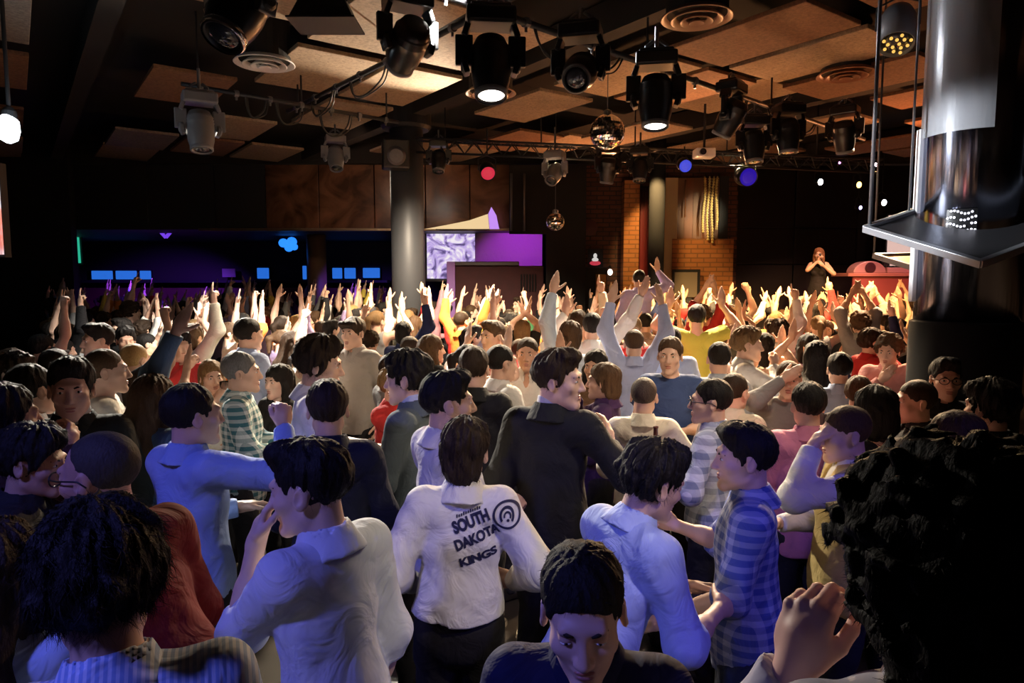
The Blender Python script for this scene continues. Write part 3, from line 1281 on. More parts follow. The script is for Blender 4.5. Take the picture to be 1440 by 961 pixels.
for i in range(len(xs) - 1):
    o = slab('panel', (xs[i] + .008, 0, zb), (xs[i + 1] - .008, .12, CEIL - .45), M_wall if i < 3 else m_fas, fas, bevel=.01)
slab('soffit', (XL, .02, zb + .01), (.15, YF - FAR, zb + .10), M_wall, fas)
slab('edge_rail', (at(280, 322, FAR).x, -.05, zb - .035), (.15, .03, zb + .03), mat('brass_edge', (.45, .33, .2), rough=.3, metal=.8), fas, bevel=.01)
slab('top_beam', (XL, -.12, CEIL - .45), (XR, .15, CEIL - .002), M_ceil, fas)

# board panels hung under the dark ceiling, in a grid turned against the room
GA = R_(36)
u1 = Vector((-math.sin(GA), math.cos(GA), 0))
u2 = Vector((math.cos(GA), math.sin(GA), 0))
ZP = 4.78
rp_ = random.Random(21)
ceil_boards = []
o0 = atz(462, 133, ZP) * .5 + atz(537, 90, ZP) * .5
bm_keys = {}
for i in range(-7, 8):
    for j in range(-9, 14):
        c = o0 + u1 * (i * 1.98) + u2 * (j * 1.13 - .5)
        if not (XL + .6 < c.x < XR - .6 and 2.6 < c.y < FAR - .8):
            continue
        t = rp_.random()
        key = (i, j) in ((0, 0), (-1, 0), (0, 1), (-1, 1), (1, 1))
        if key:
            t = .3
        if j % 4 == 2 or t < .14:
            continue
        m = M_osb if t < .55 else (M_osb2 if t < .85 else M_osb3)
        if c.x > 2.5 and t > .35:
            m = M_osb2
        dz = rp_.choice((0, 0, .06, -.05, .14)) * (0 if key else 1)
        bm = bmesh.new()
        bx(bm, (0, 0, 0), (1.0, 1.68, .05))
        o = obj('panel', bm, m, ceiling, bevel=.008)
        o.location = (c.x, c.y, ZP + dz + .03)
        o.rotation_euler = (0, 0, GA)
        ceil_boards.append(o)
# joists and ducts in the gaps between the boards
for k, j in enumerate(range(-8, 14, 4)):
    c = o0 + u2 * (j * 1.13 + 1.76)
    bm = bmesh.new()
    bx(bm, (0, 0, 0), (.22, 26, .34))
    o = obj('beam', bm, M_ceil, ceiling)
    o.location = (c.x, c.y, CEIL - .2)
    o.rotation_euler = (0, 0, GA)

# ------------------------------------------------------------------ columns
M_colgrey = mat('column_grey', (.075, .08, .092), rough=.5, metal=.2)


def column(px, Y, r, label, m, z1=CEIL, name='column', cap=True):
    p = at(px, 393, Y)
    root = empty(name, (p.x, Y, 0))
    bm = bmesh.new()
    lathe(bm, [(r, 0), (r, z1)], 40)
    obj('shaft', bm, m, root, smooth=False)
    for f in root.children[0].data.polygons:
        f.use_smooth = abs(f.normal.z) < .5
    bm = bmesh.new()
    lathe(bm, [(r + .10, z1 - .55), (r + .14, z1 - .5), (r + .14, z1 - .1), (r + .02, z1 - .05)], 32)
    if cap:
        obj('capital', bm, M_blk2, root)
    else:
        bm.free()
    bm = bmesh.new()
    lathe(bm, [(r + .006, 1.0), (r + .02, 1.02), (r + .02, 1.06), (r + .006, 1.08)], 32)
    obj('band', bm, M_dksteel, root, smooth=True)
    return tag(root, label, 'column')


column(574, 11.6, .275, 'thick grey round column standing in the crowd left of the purple booth', M_colgrey)
column(922, 15.0, .17, 'slim dark grey round column in front of the red curtain and lit plaster', mat('column_dark', (.035, .036, .042), rough=.85, spec=.15), cap=False)
column(446, 17.6, .24, 'brown round column under the balcony beside the blue bar lights', mat('column_brown', (.20, .13, .08), rough=.5), z1=zb + .005, cap=False)

# ------------------------------------------------------------------ far middle: black flats, brick, curtain, garlands
flat = empty('stage_flat', (0, 15.1, 0))
M_flat = mat('flat_cloth', (.007, .006, .006), rough=.85)
for nm, r_ in (('upper_cloth', (716, 232, 768, 329)), ('side_cloth', (768.5, 232, 822, 534))):
    o = px_box(nm, *r_, 15.1, .12, M_flat, None)
    o.parent = flat
    o.location.y -= 15.1
for x in (719, 737):
    bm = bmesh.new()
    a, c_ = at(x, 244, 15.02), at(x, 325, 15.02)
    tube(bm, [(a.x, -.08, a.z), (a.x, -.08, c_.z)], .03, 10)
    obj('pipe', bm, M_steel, flat, smooth=True)
tag(flat, 'tall black flat with two thin grey pipes, behind the small mirror ball', 'partition')

struct(px_box('wall_brick', 820, 225, 1032, 480, 16.3, .2, M_brick))
p0, p1 = at(878, 262, 15.9), at(900, 262, 15.9)
pil = slab('brick_pillar', (p0.x, 15.9, 0), (p1.x, 16.28, 4.5), M_bricklit, bevel=.01)
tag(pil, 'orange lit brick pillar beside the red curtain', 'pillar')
# red curtain with folds
bm = bmesh.new()
a, c_ = at(901, 262, 16.05), at(917, 262, 16.05)
N = 40
top, bot = [], []
for i in range(N + 1):
    x = a.x + (c_.x - a.x) * i / N
    y = 16.05 + .05 * math.sin(i * .9) + .02 * math.sin(i * 2.1)
    top.append(bm.verts.new((x, y, 4.35)))
    bot.append(bm.verts.new((x, y, .05)))
for i in range(N):
    bm.faces.new((top[i], top[i + 1], bot[i + 1], bot[i]))
r = bmesh.ops.solidify(bm, geom=bm.faces[:], thickness=.015)
o = obj('curtain', bm, mat('red_velvet', (.45, .02, .03), rough=.85, sheen=.3), smooth=True)
tag(o, 'red curtain strip hanging between the brick pillar and the slim column', 'curtain')
struct(px_box('trim_1', 926, 250, 949, 470, 16.0, .28, mat('plaster', (.62, .48, .28), rough=.8)))
struct(px_box('trim_2', 946, 336, 1028, 470, 15.95, .33, M_bricklit))
struct(px_box('trim_3', 1013, 248, 1023, 338, 16.05, .23, M_black))
# dark timber board behind garlands
rec = empty('timber_panel', (0, 16.1, 0))
for i in range(5):
    x = 951 + i * 12
    o = px_box('board', x, 250, x + 11, 336, 16.1, .08, mat('timber', (.20 + .03 * (i % 2), .10, .05), rough=.6, var=.3, vscale=3), None, bevel=.005)
    o.parent = rec
    o.location.y -= 16.1
tag(rec, 'brown plank panel set in the brick wall behind the golden garlands', 'panel')
M_gold = mat('gold_garland', (.85, .66, .25), rough=.35, metal=.2)
for i, (x0, y1) in enumerate(((991, 326), (997, 337), (1003, 341), (1009, 322))):
    g = bmesh.new()
    a = at(x0, 248, 15.9)
    c_ = at(x0 + 3, y1, 15.9)
    pts = [(a.x + .02 * math.sin(t * 6 + i), 15.9, a.z + (c_.z - a.z) * t) for t in [k / 24 for k in range(25)]]
    tube(g, pts, .018, 6)
    for k in range(1, 25):
        ball(g, pts[k], (.035, .035, .028), None, 8, 5)
    o = obj('hanging_garland', g, M_gold, smooth=True)
    tag(o, ('beaded golden garland nearest the lit plaster jamb', 'long beaded golden garland, second in the bunch', 'longest beaded golden garland in the bunch', 'short beaded golden garland at the black gap')[i], 'garland', 'golden garlands on the plank panel')
bm = bmesh.new()
a = at(966, 252, 15.9)
c_ = at(966, 305, 15.9)
tube(bm, [(a.x, 16.0, a.z), (a.x, 16.0, c_.z)], .018, 8)
tag(obj('pipe', bm, mat('copper_pipe', (.6, .28, .14), rough=.3, metal=.6), smooth=True), 'thin copper pipe running down the plank panel', 'pipe')
# framed board low in the brick
pf = empty('notice_board', (0, 15.8, 0))
for nm, (x0, y0, x1, y1), dy, m in (('frame', (946, 379, 984, 418), .0, M_black), ('sheet', (949, 383, 980, 418), -.03, mat('board_beige', (.30, .24, .17), rough=.7))):
    o = px_box(nm, x0, y0, x1, y1, 15.8 + dy, .05, m, None)
    o.parent = pf
    o.location.y -= 15.8
tag(pf, 'beige board in a black frame on the orange-lit brick', 'board')
# little dark sign with white and red figure
sg = empty('wall_sign', (0, 16.2, 0))
o = px_box('plate', 827, 350, 848, 376, 16.2, .06, M_black)
o.parent = sg
o.location.y -= 16.2
bm = bmesh.new()
c0 = at(837, 360, 16.17)
bm2 = bmesh.new()
ball(bm2, (c0.x, -.035, c0.z), (.045, .02, .06), None, 10, 8)
ball(bm2, (c0.x, -.035, c0.z - .09), (.08, .02, .05), None, 10, 8)
obj('figure', bm2, emis('sign_white', (.9, .85, .8), .7), sg, smooth=True)
ball(bm, (c0.x, -.035, c0.z - .17), (.13, .02, .055), None, 12, 8)
obj('base_mark', bm, emis('sign_red', (.8, .06, .1), .6), sg, smooth=True)
tag(sg, 'small black wall sign with a white figure on a red base, on the brick', 'sign')
wl = empty('wall_lamp', (0, 16.1, 0))
c0 = at(858, 383, 16.0)
bm = bmesh.new()
ball(bm, (c0.x, -.1, c0.z), (.06, .06, .075), None, 12, 8)
obj('bulb', bm, emis('warm_bulb', (1, .8, .7), 3), wl, smooth=True)
bm = bmesh.new()
tube(bm, [(c0.x, .2, c0.z + .14), (c0.x, -.1, c0.z + .14), (c0.x, -.1, c0.z + .05)], .02, 8)
obj('arm', bm, M_blk2, wl, smooth=True)
tag(wl, 'small white wall lamp below the black sign on the brick', 'lamp')
bm = bmesh.new()
c0 = at(829, 320, 16.25)
lathe(bm, [(.15, -.05), (.19, -.02), (.19, .02), (.02, .05)], 24, Matrix.Translation((c0.x, 16.24, c0.z)) @ Rx(90) if False else Matrix.Translation((c0.x, 16.24, c0.z)) @ Matrix.Rotation(PI / 2, 4, 'X'))
tag(obj('wall_drum', bm, mat('oxblood', (.09, .015, .012), rough=.5), smooth=False), 'round dark red disc mounted on the brick wall', 'decoration')
# dark counter with orange box in front of the brick
bx0 = empty('service_hatch', (0, 15.6, 0))
for nm, r_, m in (('cabinet', (823, 377, 852, 529), M_black), ('door', (838, 386, 851, 520), mat('orange_door', (.55, .25, .06), rough=.6))):
    o = px_box(nm, *r_, 15.6 if nm == 'cabinet' else 15.56, .4 if nm == 'cabinet' else .04, m, None, bevel=.01)
    o.parent = bx0
    o.location.y -= 15.6
tag(bx0, 'black cabinet with an orange door by the brick wall', 'cabinet')

# ------------------------------------------------------------------ purple corner: projection wall, booth
m_pj, nt, b = newmat('projected_picture')
tc = nt.nodes.new('ShaderNodeTexCoord')
n = nt.nodes.new('ShaderNodeTexNoise')
n.inputs['Scale'].default_value = 2.6
n.inputs['Detail'].default_value = 5
n.inputs['Distortion'].default_value = 2.0
nt.links.new(tc.outputs['Object'], n.inputs['Vector'])
rp = nt.nodes.new('ShaderNodeValToRGB')
e = rp.color_ramp.elements
e[0].position, e[0].color = .36, col((.10, .07, .22))
e[1].position, e[1].color = .62, col((1, .93, 1))
q = e.new(.47)
q.color = col((.55, .4, .85))
nt.links.new(n.outputs[0], rp.inputs[0])
nt.links.new(rp.outputs[0], b.inputs['Emission Color'])
b.inputs['Emission Strength'].default_value = .9
b.inputs['Base Color'].default_value = col((.05, .05, .05))
sc_ = empty('projection_screen', (0, 17.2, 0))
o = px_box('picture', 600, 327, 668, 392, 17.2, .04, m_pj)
o.parent = sc_
o.location.y -= 17.2
o = px_box('frame', 597, 324, 671, 396, 17.25, .08, M_blk2)
o.parent = sc_
o.location.y -= 17.2
tag(sc_, 'bright white and violet projected picture under the balcony', 'screen')
struct(px_box('trim_4', 668, 325, 762, 480, 16.9, .3, mat('rough_plaster', (.5, .42, .5), rough=.9, bump=.8, bscale=14)))
struct(px_box('trim_5', 584, 325, 598, 520, 16.3, .2, mat('tan_plaster', (.5, .36, .2), rough=.8)))
wedge = empty('light_wedge', (0, 15.44, 0))  # wedge of light on the balcony front, modelled as a glowing panel
for nm, poly, m in (('cream_glow', ((598, 322), (625, 317), (660, 310), (686, 301), (688, 322)), emis('wedge_cream', (1, .72, .38), .85)),
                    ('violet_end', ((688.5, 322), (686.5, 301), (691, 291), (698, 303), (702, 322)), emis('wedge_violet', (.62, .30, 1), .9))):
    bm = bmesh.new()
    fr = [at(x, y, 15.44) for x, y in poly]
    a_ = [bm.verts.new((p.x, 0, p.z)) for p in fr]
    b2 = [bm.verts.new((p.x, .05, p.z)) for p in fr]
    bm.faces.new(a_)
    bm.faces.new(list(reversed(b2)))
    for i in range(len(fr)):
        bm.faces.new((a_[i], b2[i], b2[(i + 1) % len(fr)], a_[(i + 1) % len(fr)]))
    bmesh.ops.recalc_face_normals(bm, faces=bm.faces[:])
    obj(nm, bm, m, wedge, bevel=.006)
bm = bmesh.new()
a_ = at(650, 322, 15.44)
bx(bm, (a_.x, .085, a_.z), (1.2, .06, .03))
obj('wall_mount', bm, M_black, wedge)
tag(wedge, 'wedge of cream and violet light on the balcony edge, built as glowing panel', 'light')
bt = empty('booth', (0, 15.3, 0))
M_maroon = mat('maroon_wood', (.055, .005, .008), rough=.7, var=.3)
for nm, r_, Y, dp, m in (('counter_front', (640, 374, 764, 532), 15.3, .08, M_maroon), ('counter_top', (636, 368, 730, 374), 15.22, .9, mat('maroon_top', (.03, .008, .008), rough=.4)),
                         ('end_post', (628, 368, 641, 533), 15.2, .5, mat('lilac_post', (.40, .18, .6), rough=.5))):
    o = px_box(nm, *r_, Y, dp, m, None, bevel=.015)
    o.parent = bt
    o.location.y -= 15.3
bm = bmesh.new()
for k in range(6):
    a = at(733 + k * 4, 386, 15.25)
    c_ = at(733 + k * 4, 410, 15.25)
    tube(bm, [(a.x, -.06, a.z), (a.x, -.06, c_.z)], .018, 6)
obj('grille', bm, M_dksteel, bt)
tag(bt, 'dark maroon booth with a lilac end post below the purple wall', 'booth')

# ------------------------------------------------------------------ bar under the balcony
M_blue = emis('blue_panel_light', (.03, .22, 1.0), .65)
for i, (x0, x1, y0, y1, lab) in enumerate((
        (128, 158, 381, 393, 'first blue glowing panel of the long bar light, next to the green strip'),
        (162, 192, 381, 393, 'middle blue glowing panel of the long bar light'),
        (196, 212, 381, 393, 'short blue glowing panel ending the long bar light'),
        (361, 378, 377, 392, 'round-edged blue light between the white notice and the brown column'),
        (425, 431, 374, 393, 'narrow blue upright light touching the brown column'),
        (467, 481, 377, 392, 'first blue square light to the side of the brown column'),
        (484, 500, 377, 392, 'second blue square light between brown and grey columns'),
        (510, 534, 377, 391, 'wide blue light nearest the thick grey column'))):
    rt = empty('bar_light', (0, 20.6, 0))
    o = px_box('diffuser', x0, y0, x1, y1, 20.6, .05, M_blue, None, bevel=.02)
    o.parent = rt
    o.location.y -= 20.6
    o = px_box('housing', x0 - 1, y0 - 2, x1 + 1, y1 + 1, 20.66, .1, M_black)
    o.parent = rt
    o.location.y -= 20.6
    tag(rt, lab, 'light', 'blue bar lights')
bar = empty('bar_counter', (0, 19.6, 0))
for nm, r_, Y, dp, m in (('shelf', (115, 394, 545, 398), 20.3, .5, M_blk2), ('counter_front', (112, 405, 545, 501), 19.6, .1, M_maroon)):
    o = px_box(nm, *r_, Y, dp, m, None, bevel=.01)
    o.parent = bar
    o.location.y -= 19.6
tag(bar, 'long dark bar counter below the blue lights, under the balcony', 'bar')
gs = empty('strip_light', (0, 18.6, 0))
bm = bmesh.new()
a, c_ = at(107, 332, 18.6), at(111, 370, 18.6)
tube(bm, [(a.x, 0, a.z), (c_.x, 0, c_.z)], [.07, .05], 10)
obj('tube', bm, emis('green_tube', (.03, .55, .35), .8), gs, smooth=True)
bm = bmesh.new()
bx(bm, (a.x, .08, (a.z + c_.z) / 2), (.2, .05, a.z - c_.z + .1))
obj('wall_mount', bm, M_black, gs)
tag(gs, 'upright green glowing strip at the dark end of the bar', 'light')
vb = empty('spotlight', tuple(at(233, 328, 17)))
bm = bmesh.new()
for s_ in (-1, 1):
    tube(bm, [(0, 0, -.10), (s_ * .12, 0, .02), (s_ * .17, 0, .12)], [.05, .04, .02], 8)
obj('reflector', bm, emis('violet_glow', (.2, .06, .9), .9), vb, smooth=True)
bm = bmesh.new()
tube(bm, [(0, 0, -.05), (0, 0, zb - vb.location.z)], .02, 8)
obj('hanger_stem', bm, M_black, vb)
tag(vb, 'V-shaped violet lamp hanging under the dark part of the balcony', 'light')
bb = empty('bar_lamp', tuple(at(405, 343, 18)))
bm = bmesh.new()
for k, (dx, dz, r_) in enumerate(((-.12, .02, .13), (.1, .05, .14), (.02, -.1, .12), (.16, -.08, .1))):
    ball(bm, (dx, 0, dz), (r_, .05, r_ * .9), None, 10, 7)
obj('glow_disc', bm, emis('azure_glow', (.02, .2, 1), 1.6), bb, smooth=True)
bm = bmesh.new()
tube(bm, [(0, .06, -.05), (0, .06, zb - bb.location.z)], .025, 8)
obj('hanger_stem', bm, M_black, bb)
tag(bb, 'blurred blue cluster lamp hanging under the balcony left of the brown column', 'light')
o = px_box('notice_sign', 312, 378, 331, 390, 20.5, .03, mat('notice_paper', (.45, .35, .4), rough=.8), None, bevel=.01)
tag(o, 'small pale notice on the dark wall between blue lights', 'notice')

# ------------------------------------------------------------------ stage
st = struct(slab('floor_stage', (at(1036, 400, 14.4).x, 14.4, 0), (XR, 16.9, 1.05), M_blk2, bevel=.02))
m_sw = mat('stage_black', (.018, .015, .014), rough=.3, var=.3, vscale=1.0)
sw = empty('wall_stage', (0, 16.9, 0))
sw['kind'] = 'structure'
xx = [at(x, 300, 16.9).x for x in (1030, 1118, 1206, 1300)] + [XR]
zz = [0, at(1100, 372, 16.9).z, at(1100, 321, 16.9).z, CEIL]
for i in range(4):
    for j in range(3):
        slab('panel', (xx[i] + .012, -.02 * ((i + j) % 2), zz[j] + .012), (xx[i + 1] - .012, .1, zz[j + 1] - .012), m_sw, sw, bevel=.008)
slab('backing', (xx[0], .1, 0), (XR, .2, CEIL), M_black, sw)
ss = empty('stage_screen', (0, 16.4, 0))
o = px_box('picture', 1251, 303, 1330, 374, 16.4, .04, emis('pale_screen', (1, .66, .58), .75))
o.parent = ss
o.location.y -= 16.4
o = px_box('frame', 1248, 300, 1333, 377, 16.45, .07, M_blk2)
o.parent = ss
o.location.y -= 16.4
bm = bmesh.new()
a = at(1290, 377, 16.45)
tube(bm, [(a.x, .03, a.z), (a.x, .03, 1.04)], .05, 8)
obj('leg', bm, M_blk2, ss)
tag(ss, 'pale pink lit screen on the stage behind the chrome pillar', 'screen')
dk = empty('dj_desk', (0, 14.9, 0))
for nm, r_, Y, dp, m in (('table_top', (1193, 384, 1330, 389), 14.75, .8, mat('desk_red', (.5, .2, .18), rough=.4)), ('front_cloth', (1200, 389, 1328, 430), 14.8, .06, mat('desk_cloth', (.30, .06, .06), rough=.7))):
    o = px_box(nm, *r_, Y, dp, m, None, bevel=.01)
    o.parent = dk
    o.location.y -= 14.9
a, c_ = at(1205, 389, 15.5), at(1320, 389, 15.5)
for x in (a.x, c_.x):
    bm = bmesh.new()
    tube(bm, [(x, .5, 1.05), (x, .5, a.z)], .03, 8)
    obj('leg', bm, M_blk2, dk)
tag(dk, 'red lit DJ desk on the stage, partly behind the chrome pillar', 'desk')
ztop = at(1193, 384, 14.75).z
M_gear = mat('gear_shell', (.5, .28, .3), rough=.3)
xg = at(1222, 380, 15.0).x
tt = empty('drum_case', (xg, 15.1, ztop))
bm = bmesh.new()
prof = [(math.cos(a) * .36, math.sin(a) * .26) for a in [PI * k / 14 for k in range(15)]]
vs0 = [bm.verts.new((x, -.15, z)) for x, z in prof]
vs1 = [bm.verts.new((x, .2, z)) for x, z in prof]
for i in range(14):
    bm.faces.new((vs0[i], vs1[i], vs1[i + 1], vs0[i + 1]))
bm.faces.new(vs0)
bm.faces.new(list(reversed(vs1)))
bm.faces.new((vs0[0], vs0[-1], vs1[-1], vs1[0]))
bmesh.ops.recalc_face_normals(bm, faces=bm.faces[:])
obj('shell', bm, M_gear, tt, bevel=.02)
bm = bmesh.new()
lathe(bm, [(.11, -.02), (.12, 0), (.09, .03), (.03, .03)], 20, Matrix.Translation((0, -.16, .11)) @ Matrix.Rotation(PI / 2, 4, 'X'))
obj('dial', bm, mat('gear_dark', (.06, .02, .03), rough=.3), tt)
tag(tt, 'rounded pinkish equipment case at the near end of the DJ desk', 'equipment')
xg = at(1262, 380, 15.0).x
mx_ = empty('mixer', (xg, 15.1, ztop))
bm = bmesh.new()
bx(bm, (0, 0, .06), (.55, .4, .12))
obj('body', bm, M_gear, mx_, bevel=.02)
for k in range(4):
    bm = bmesh.new()
    lathe(bm, [(.03, 0), (.03, .03), (.02, .04)], 12, Matrix.Translation((-.2 + .13 * k, -.05, .12)))
    obj('knob', bm, M_blk2, mx_)
bm = bmesh.new()
bx(bm, (-.18, .05, .22), (.14, .1, .2))
obj('display', bm, M_blk2, mx_, bevel=.02)
tag(mx_, 'low pink-lit mixer with knobs beside the rounded case on the DJ desk', 'equipment')

# ------------------------------------------------------------------ chrome pillar close by, with hanging trays
PC = Vector((at(1361, 393, 5.0).x, 5.0, 0))
PR = .335
cp = empty('pillar', tuple(PC))
zs = at(1360, 457, 5.0 - PR).z
m_ch, nt, b = newmat('pillar_chrome')
b.inputs['Base Color'].default_value = col((.27, .29, .37))
b.inputs['Metallic'].default_value = 1
b.inputs['Roughness'].default_value = .16
b.inputs['Anisotropic'].default_value = .8
b.inputs['Anisotropic Rotation'].default_value = .25
tg = nt.nodes.new('ShaderNodeTangent')
tg.direction_type = 'RADIAL'
tg.axis = 'Z'
nt.links.new(tg.outputs[0], b.inputs['Tangent'])
tc = nt.nodes.new('ShaderNodeTexCoord')
mp = nt.nodes.new('ShaderNodeMapping')
mp.inputs['Scale'].default_value = (9, 9, .6)
n = nt.nodes.new('ShaderNodeTexNoise')
n.inputs['Scale'].default_value = 3
nt.links.new(tc.outputs['Object'], mp.inputs[0])
nt.links.new(mp.outputs[0], n.inputs['Vector'])
bp = nt.nodes.new('ShaderNodeBump')
bp.inputs['Strength'].default_value = .12
bp.inputs['Distance'].default_value = .01
nt.links.new(n.outputs[0], bp.inputs['Height'])
nt.links.new(bp.outputs[0], b.inputs['Normal'])
bm = bmesh.new()
lathe(bm, [(PR, zs - .02), (PR, CEIL)], 64)
o = obj('mirror_skin', bm, m_ch, cp, smooth=True)
bm = bmesh.new()
lathe(bm, [(PR + .025, 0), (PR + .025, zs), (PR, zs + .012)], 64)
o = obj('sleeve', bm, mat('pillar_sleeve', (.014, .0155, .018), rough=.85, spec=.15), cp)
for f in o.data.polygons:
    f.use_smooth = abs(f.normal.z) < .3
tag(cp, 'mirror-chrome round pillar with a dark grey base sleeve', 'pillar')


def arc_sheet(name, a0, a1, z0, z1, r, m, th=.004, parent=None, n=24):
    bm = bmesh.new()
    g = [[bm.verts.new((r * math.cos(a0 + (a1 - a0) * i / n), r * math.sin(a0 + (a1 - a0) * i / n), z)) for i in range(n + 1)] for z in (z0, z1)]
    for i in range(n):
        bm.faces.new((g[0][i], g[0][i + 1], g[1][i + 1], g[1][i]))
    bmesh.ops.solidify(bm, geom=bm.faces[:], thickness=th)
    bmesh.ops.recalc_face_normals(bm, faces=bm.faces[:])
    o = obj(name, bm, m, parent, smooth=False)
    return o


def pang(px, Y0=5.0):
    """angle on the pillar that shows at photo column px"""
    best = min(range(140, 330), key=lambda d: abs(proj((PC.x + PR * math.cos(R_(d)), PC.y + PR * math.sin(R_(d)), 3.2))[0] - px))
    return R_(best)


zt0 = at(1345, 178, 5 - PR).z
sh = arc_sheet('hanging_sheet', pang(1293), pang(1397), zt0, CEIL - .02, PR + .008, mat('silver_film', (.60, .62, .66), rough=.25, metal=.3, bump=.2, bscale=3))
sh.location = PC
tag(sh, 'silver film sheet wrapped round the upper chrome pillar', 'sheet')
# white edge strip on the pillar
za, zb2 = at(1288, 178, 5).z, at(1288, 425, 5).z
bm = bmesh.new()
aa = R_(163)
bx(bm, ((PR + .02) * math.cos(aa), (PR + .02) * math.sin(aa), (za + zb2) / 2), (.035, .05, za - zb2))
es = obj('edge_strip', bm, mat('white_strip', (.8, .8, .82), rough=.4), bevel=.006)
es.location = PC
tag(es, 'narrow white upright strip fixed to the edge of the chrome pillar', 'strip')
# rows of glowing white dots on the pillar
ld = empty('dot_patch', tuple(PC))
M_dots = emis('dot_white', (.85, .85, 1), 4)
a0, a1 = pang(1338), pang(1382)
z0, z1 = at(1360, 338, 5 - PR).z, at(1360, 292, 5 - PR).z
bm = bmesh.new()
for j in range(5):
    for i in range(9):
        a = a0 + (a1 - a0) * (i + .5) / 9
        z = z1 + (z0 - z1) * (j + .5) / 5 + .012 * math.sin(i * .9 + j * .5)
        if (i * 7 + j * 3) % 8 != 0:
            ball(bm, ((PR + .012) * math.cos(a), (PR + .012) * math.sin(a), z), .0075, None, 8, 5)
o = obj('dots', bm, M_dots, ld)
o['kind'] = 'stuff'
o2 = arc_sheet('backing', a0, a1, z0, z1, PR + .006, M_blk2, parent=ld)
tag(ld, 'small patch of white glowing dots on the chrome pillar', 'display')


def plate_ring(name, pts, edge, thick, m_edge, m_plate, label):
    """sheet hung at three or four corners with a raised metal edge"""
    root = empty(name, tuple(pts[0]))
    o0_ = pts[0]
    P = [p - o0_ for p in pts]
    nrm = (P[1] - P[0]).cross(P[-1] - P[0]).normalized()
    if nrm.z < 0:
        nrm = -nrm
    cen = sum(P, Vector()) / len(P)
    for i in range(len(P)):
        a, b_ = P[i], P[(i + 1) % len(P)]
        d = (b_ - a)
        L_ = d.length
        d.normalize()
        y = nrm.cross(d)
        Mx = Matrix((d, y, nrm)).transposed().to_4x4()
        Mx.translation = (a + b_) / 2
        bm = bmesh.new()
        bx(bm, (0, 0, 0), (L_ + thick * .5, thick, edge), Mx)
        obj('edge', bm, m_edge, root, bevel=.004)
    return root, P, nrm, cen


Lc, Fc = at(1217, 322, 5.0), at(1379, 371, 4.22)
Rc = at(1590, 292, 4.55)
Bc = Lc + Rc - Fc
M_tray = mat('tray_edge_grey', (.30, .31, .33), rough=.4, metal=.5)
tr, P, nrm, cen = plate_ring('hanging_tray', [Lc, Fc, Rc, Bc], .05, .04, M_tray, M_black, '')
bm = bmesh.new()
out_ring = [bm.verts.new(p) for p in P]
inner = []
for k in range(40):
    a = 2 * PI * k / 40
    # opening round the pillar, lying in the tray plane
    q = Vector((PC.x + (PR + .05) * math.cos(a), PC.y + (PR + .05) * math.sin(a), 0)) - Lc
    q.z = P[0].z - (nrm.x * (q.x - P[0].x) + nrm.y * (q.y - P[0].y)) / nrm.z
    inner.append(bm.verts.new(q))
ed = []
for ring_ in (out_ring, inner):
    for i in range(len(ring_)):
        ed.append(bm.edges.new((ring_[i], ring_[(i + 1) % len(ring_)])))
bmesh.ops.triangle_fill(bm, use_beauty=True, edges=ed)
bmesh.ops.solidify(bm, geom=bm.faces[:], thickness=.012)
obj('plate', bm, M_blk2, tr)
for k, (t_, dx) in enumerate(((.02, 0), (.30, 0))):
    a = P[0].lerp(P[3], t_) + Vector((.01, 0, 0))
    bm = bmesh.new()
    tube(bm, [a, (a.x, a.y, CEIL - Lc.z)], .014 if k == 0 else .009, 8)
    obj('hanger_rod', bm, M_steel, tr, smooth=True)
a = P[2].lerp(P[1], .05)
bm = bmesh.new()
tube(bm, [a, (a.x, a.y, CEIL - Lc.z)], .014, 8)
obj('hanger_rod', bm, M_steel, tr, smooth=True)
tag(tr, 'tilted black tray with a grey metal edge hung on rods round the chrome pillar', 'tray')
# second lower tray behind
L2, F2 = at(1229, 360, 6.1), at(1310, 385, 5.6)
R2, B2 = at(1640, 372, 5.75), at(1560, 352, 6.6)
M_warm_under = mat('warm_lit_underside', (.75, .5, .22), rough=.35, metal=.5)  # warm light on the tray underside put into a gold colour
t2, P, nrm, cen = plate_ring('wall_tray', [L2, F2, R2, B2], .045, .03, M_tray, M_warm_under, '')
bm = bmesh.new()
bm.faces.new([bm.verts.new(p) for p in P])
bmesh.ops.solidify(bm, geom=bm.faces[:], thickness=.012)
obj('plate', bm, M_warm_under, t2)
for a in (P[0], P[3]):
    bm = bmesh.new()
    tube(bm, [a, (a.x, a.y, CEIL - L2.z)], .009, 8)
    obj('hanger_rod', bm, M_steel, t2, smooth=True)
tag(t2, 'lower hanging tray with a warm-lit underside coloured gold, behind the chrome pillar', 'tray')

# ------------------------------------------------------------------ edge screen, floodlight
es_ = empty('side_screen', (0, 0, 0))
a, c_ = at(-70, 232, 5.2), at(5, 358, 5.2)
m_tv, nt, b = newmat('side_picture')
tc = nt.nodes.new('ShaderNodeTexCoord')
n = nt.nodes.new('ShaderNodeTexNoise')
n.inputs['Scale'].default_value = 5
nt.links.new(tc.outputs['Object'], n.inputs['Vector'])
rp = nt.nodes.new('ShaderNodeValToRGB')
rp.color_ramp.elements[0].color = col((.9, .25, .2))
rp.color_ramp.elements[0].position = .42
rp.color_ramp.elements[1].color = col((.85, .85, 1))
rp.color_ramp.elements[1].position = .55
nt.links.new(n.outputs[0], rp.inputs[0])
nt.links.new(rp.outputs[0], b.inputs['Emission Color'])
b.inputs['Emission Strength'].default_value = .9
slab('picture', (a.x, 5.2, c_.z), (c_.x - .01, 5.22, a.z), m_tv, es_)
slab('case', (a.x - .02, 5.222, c_.z - .02), (c_.x - .004, 5.29, a.z + .02), M_black, es_)
bm = bmesh.new()
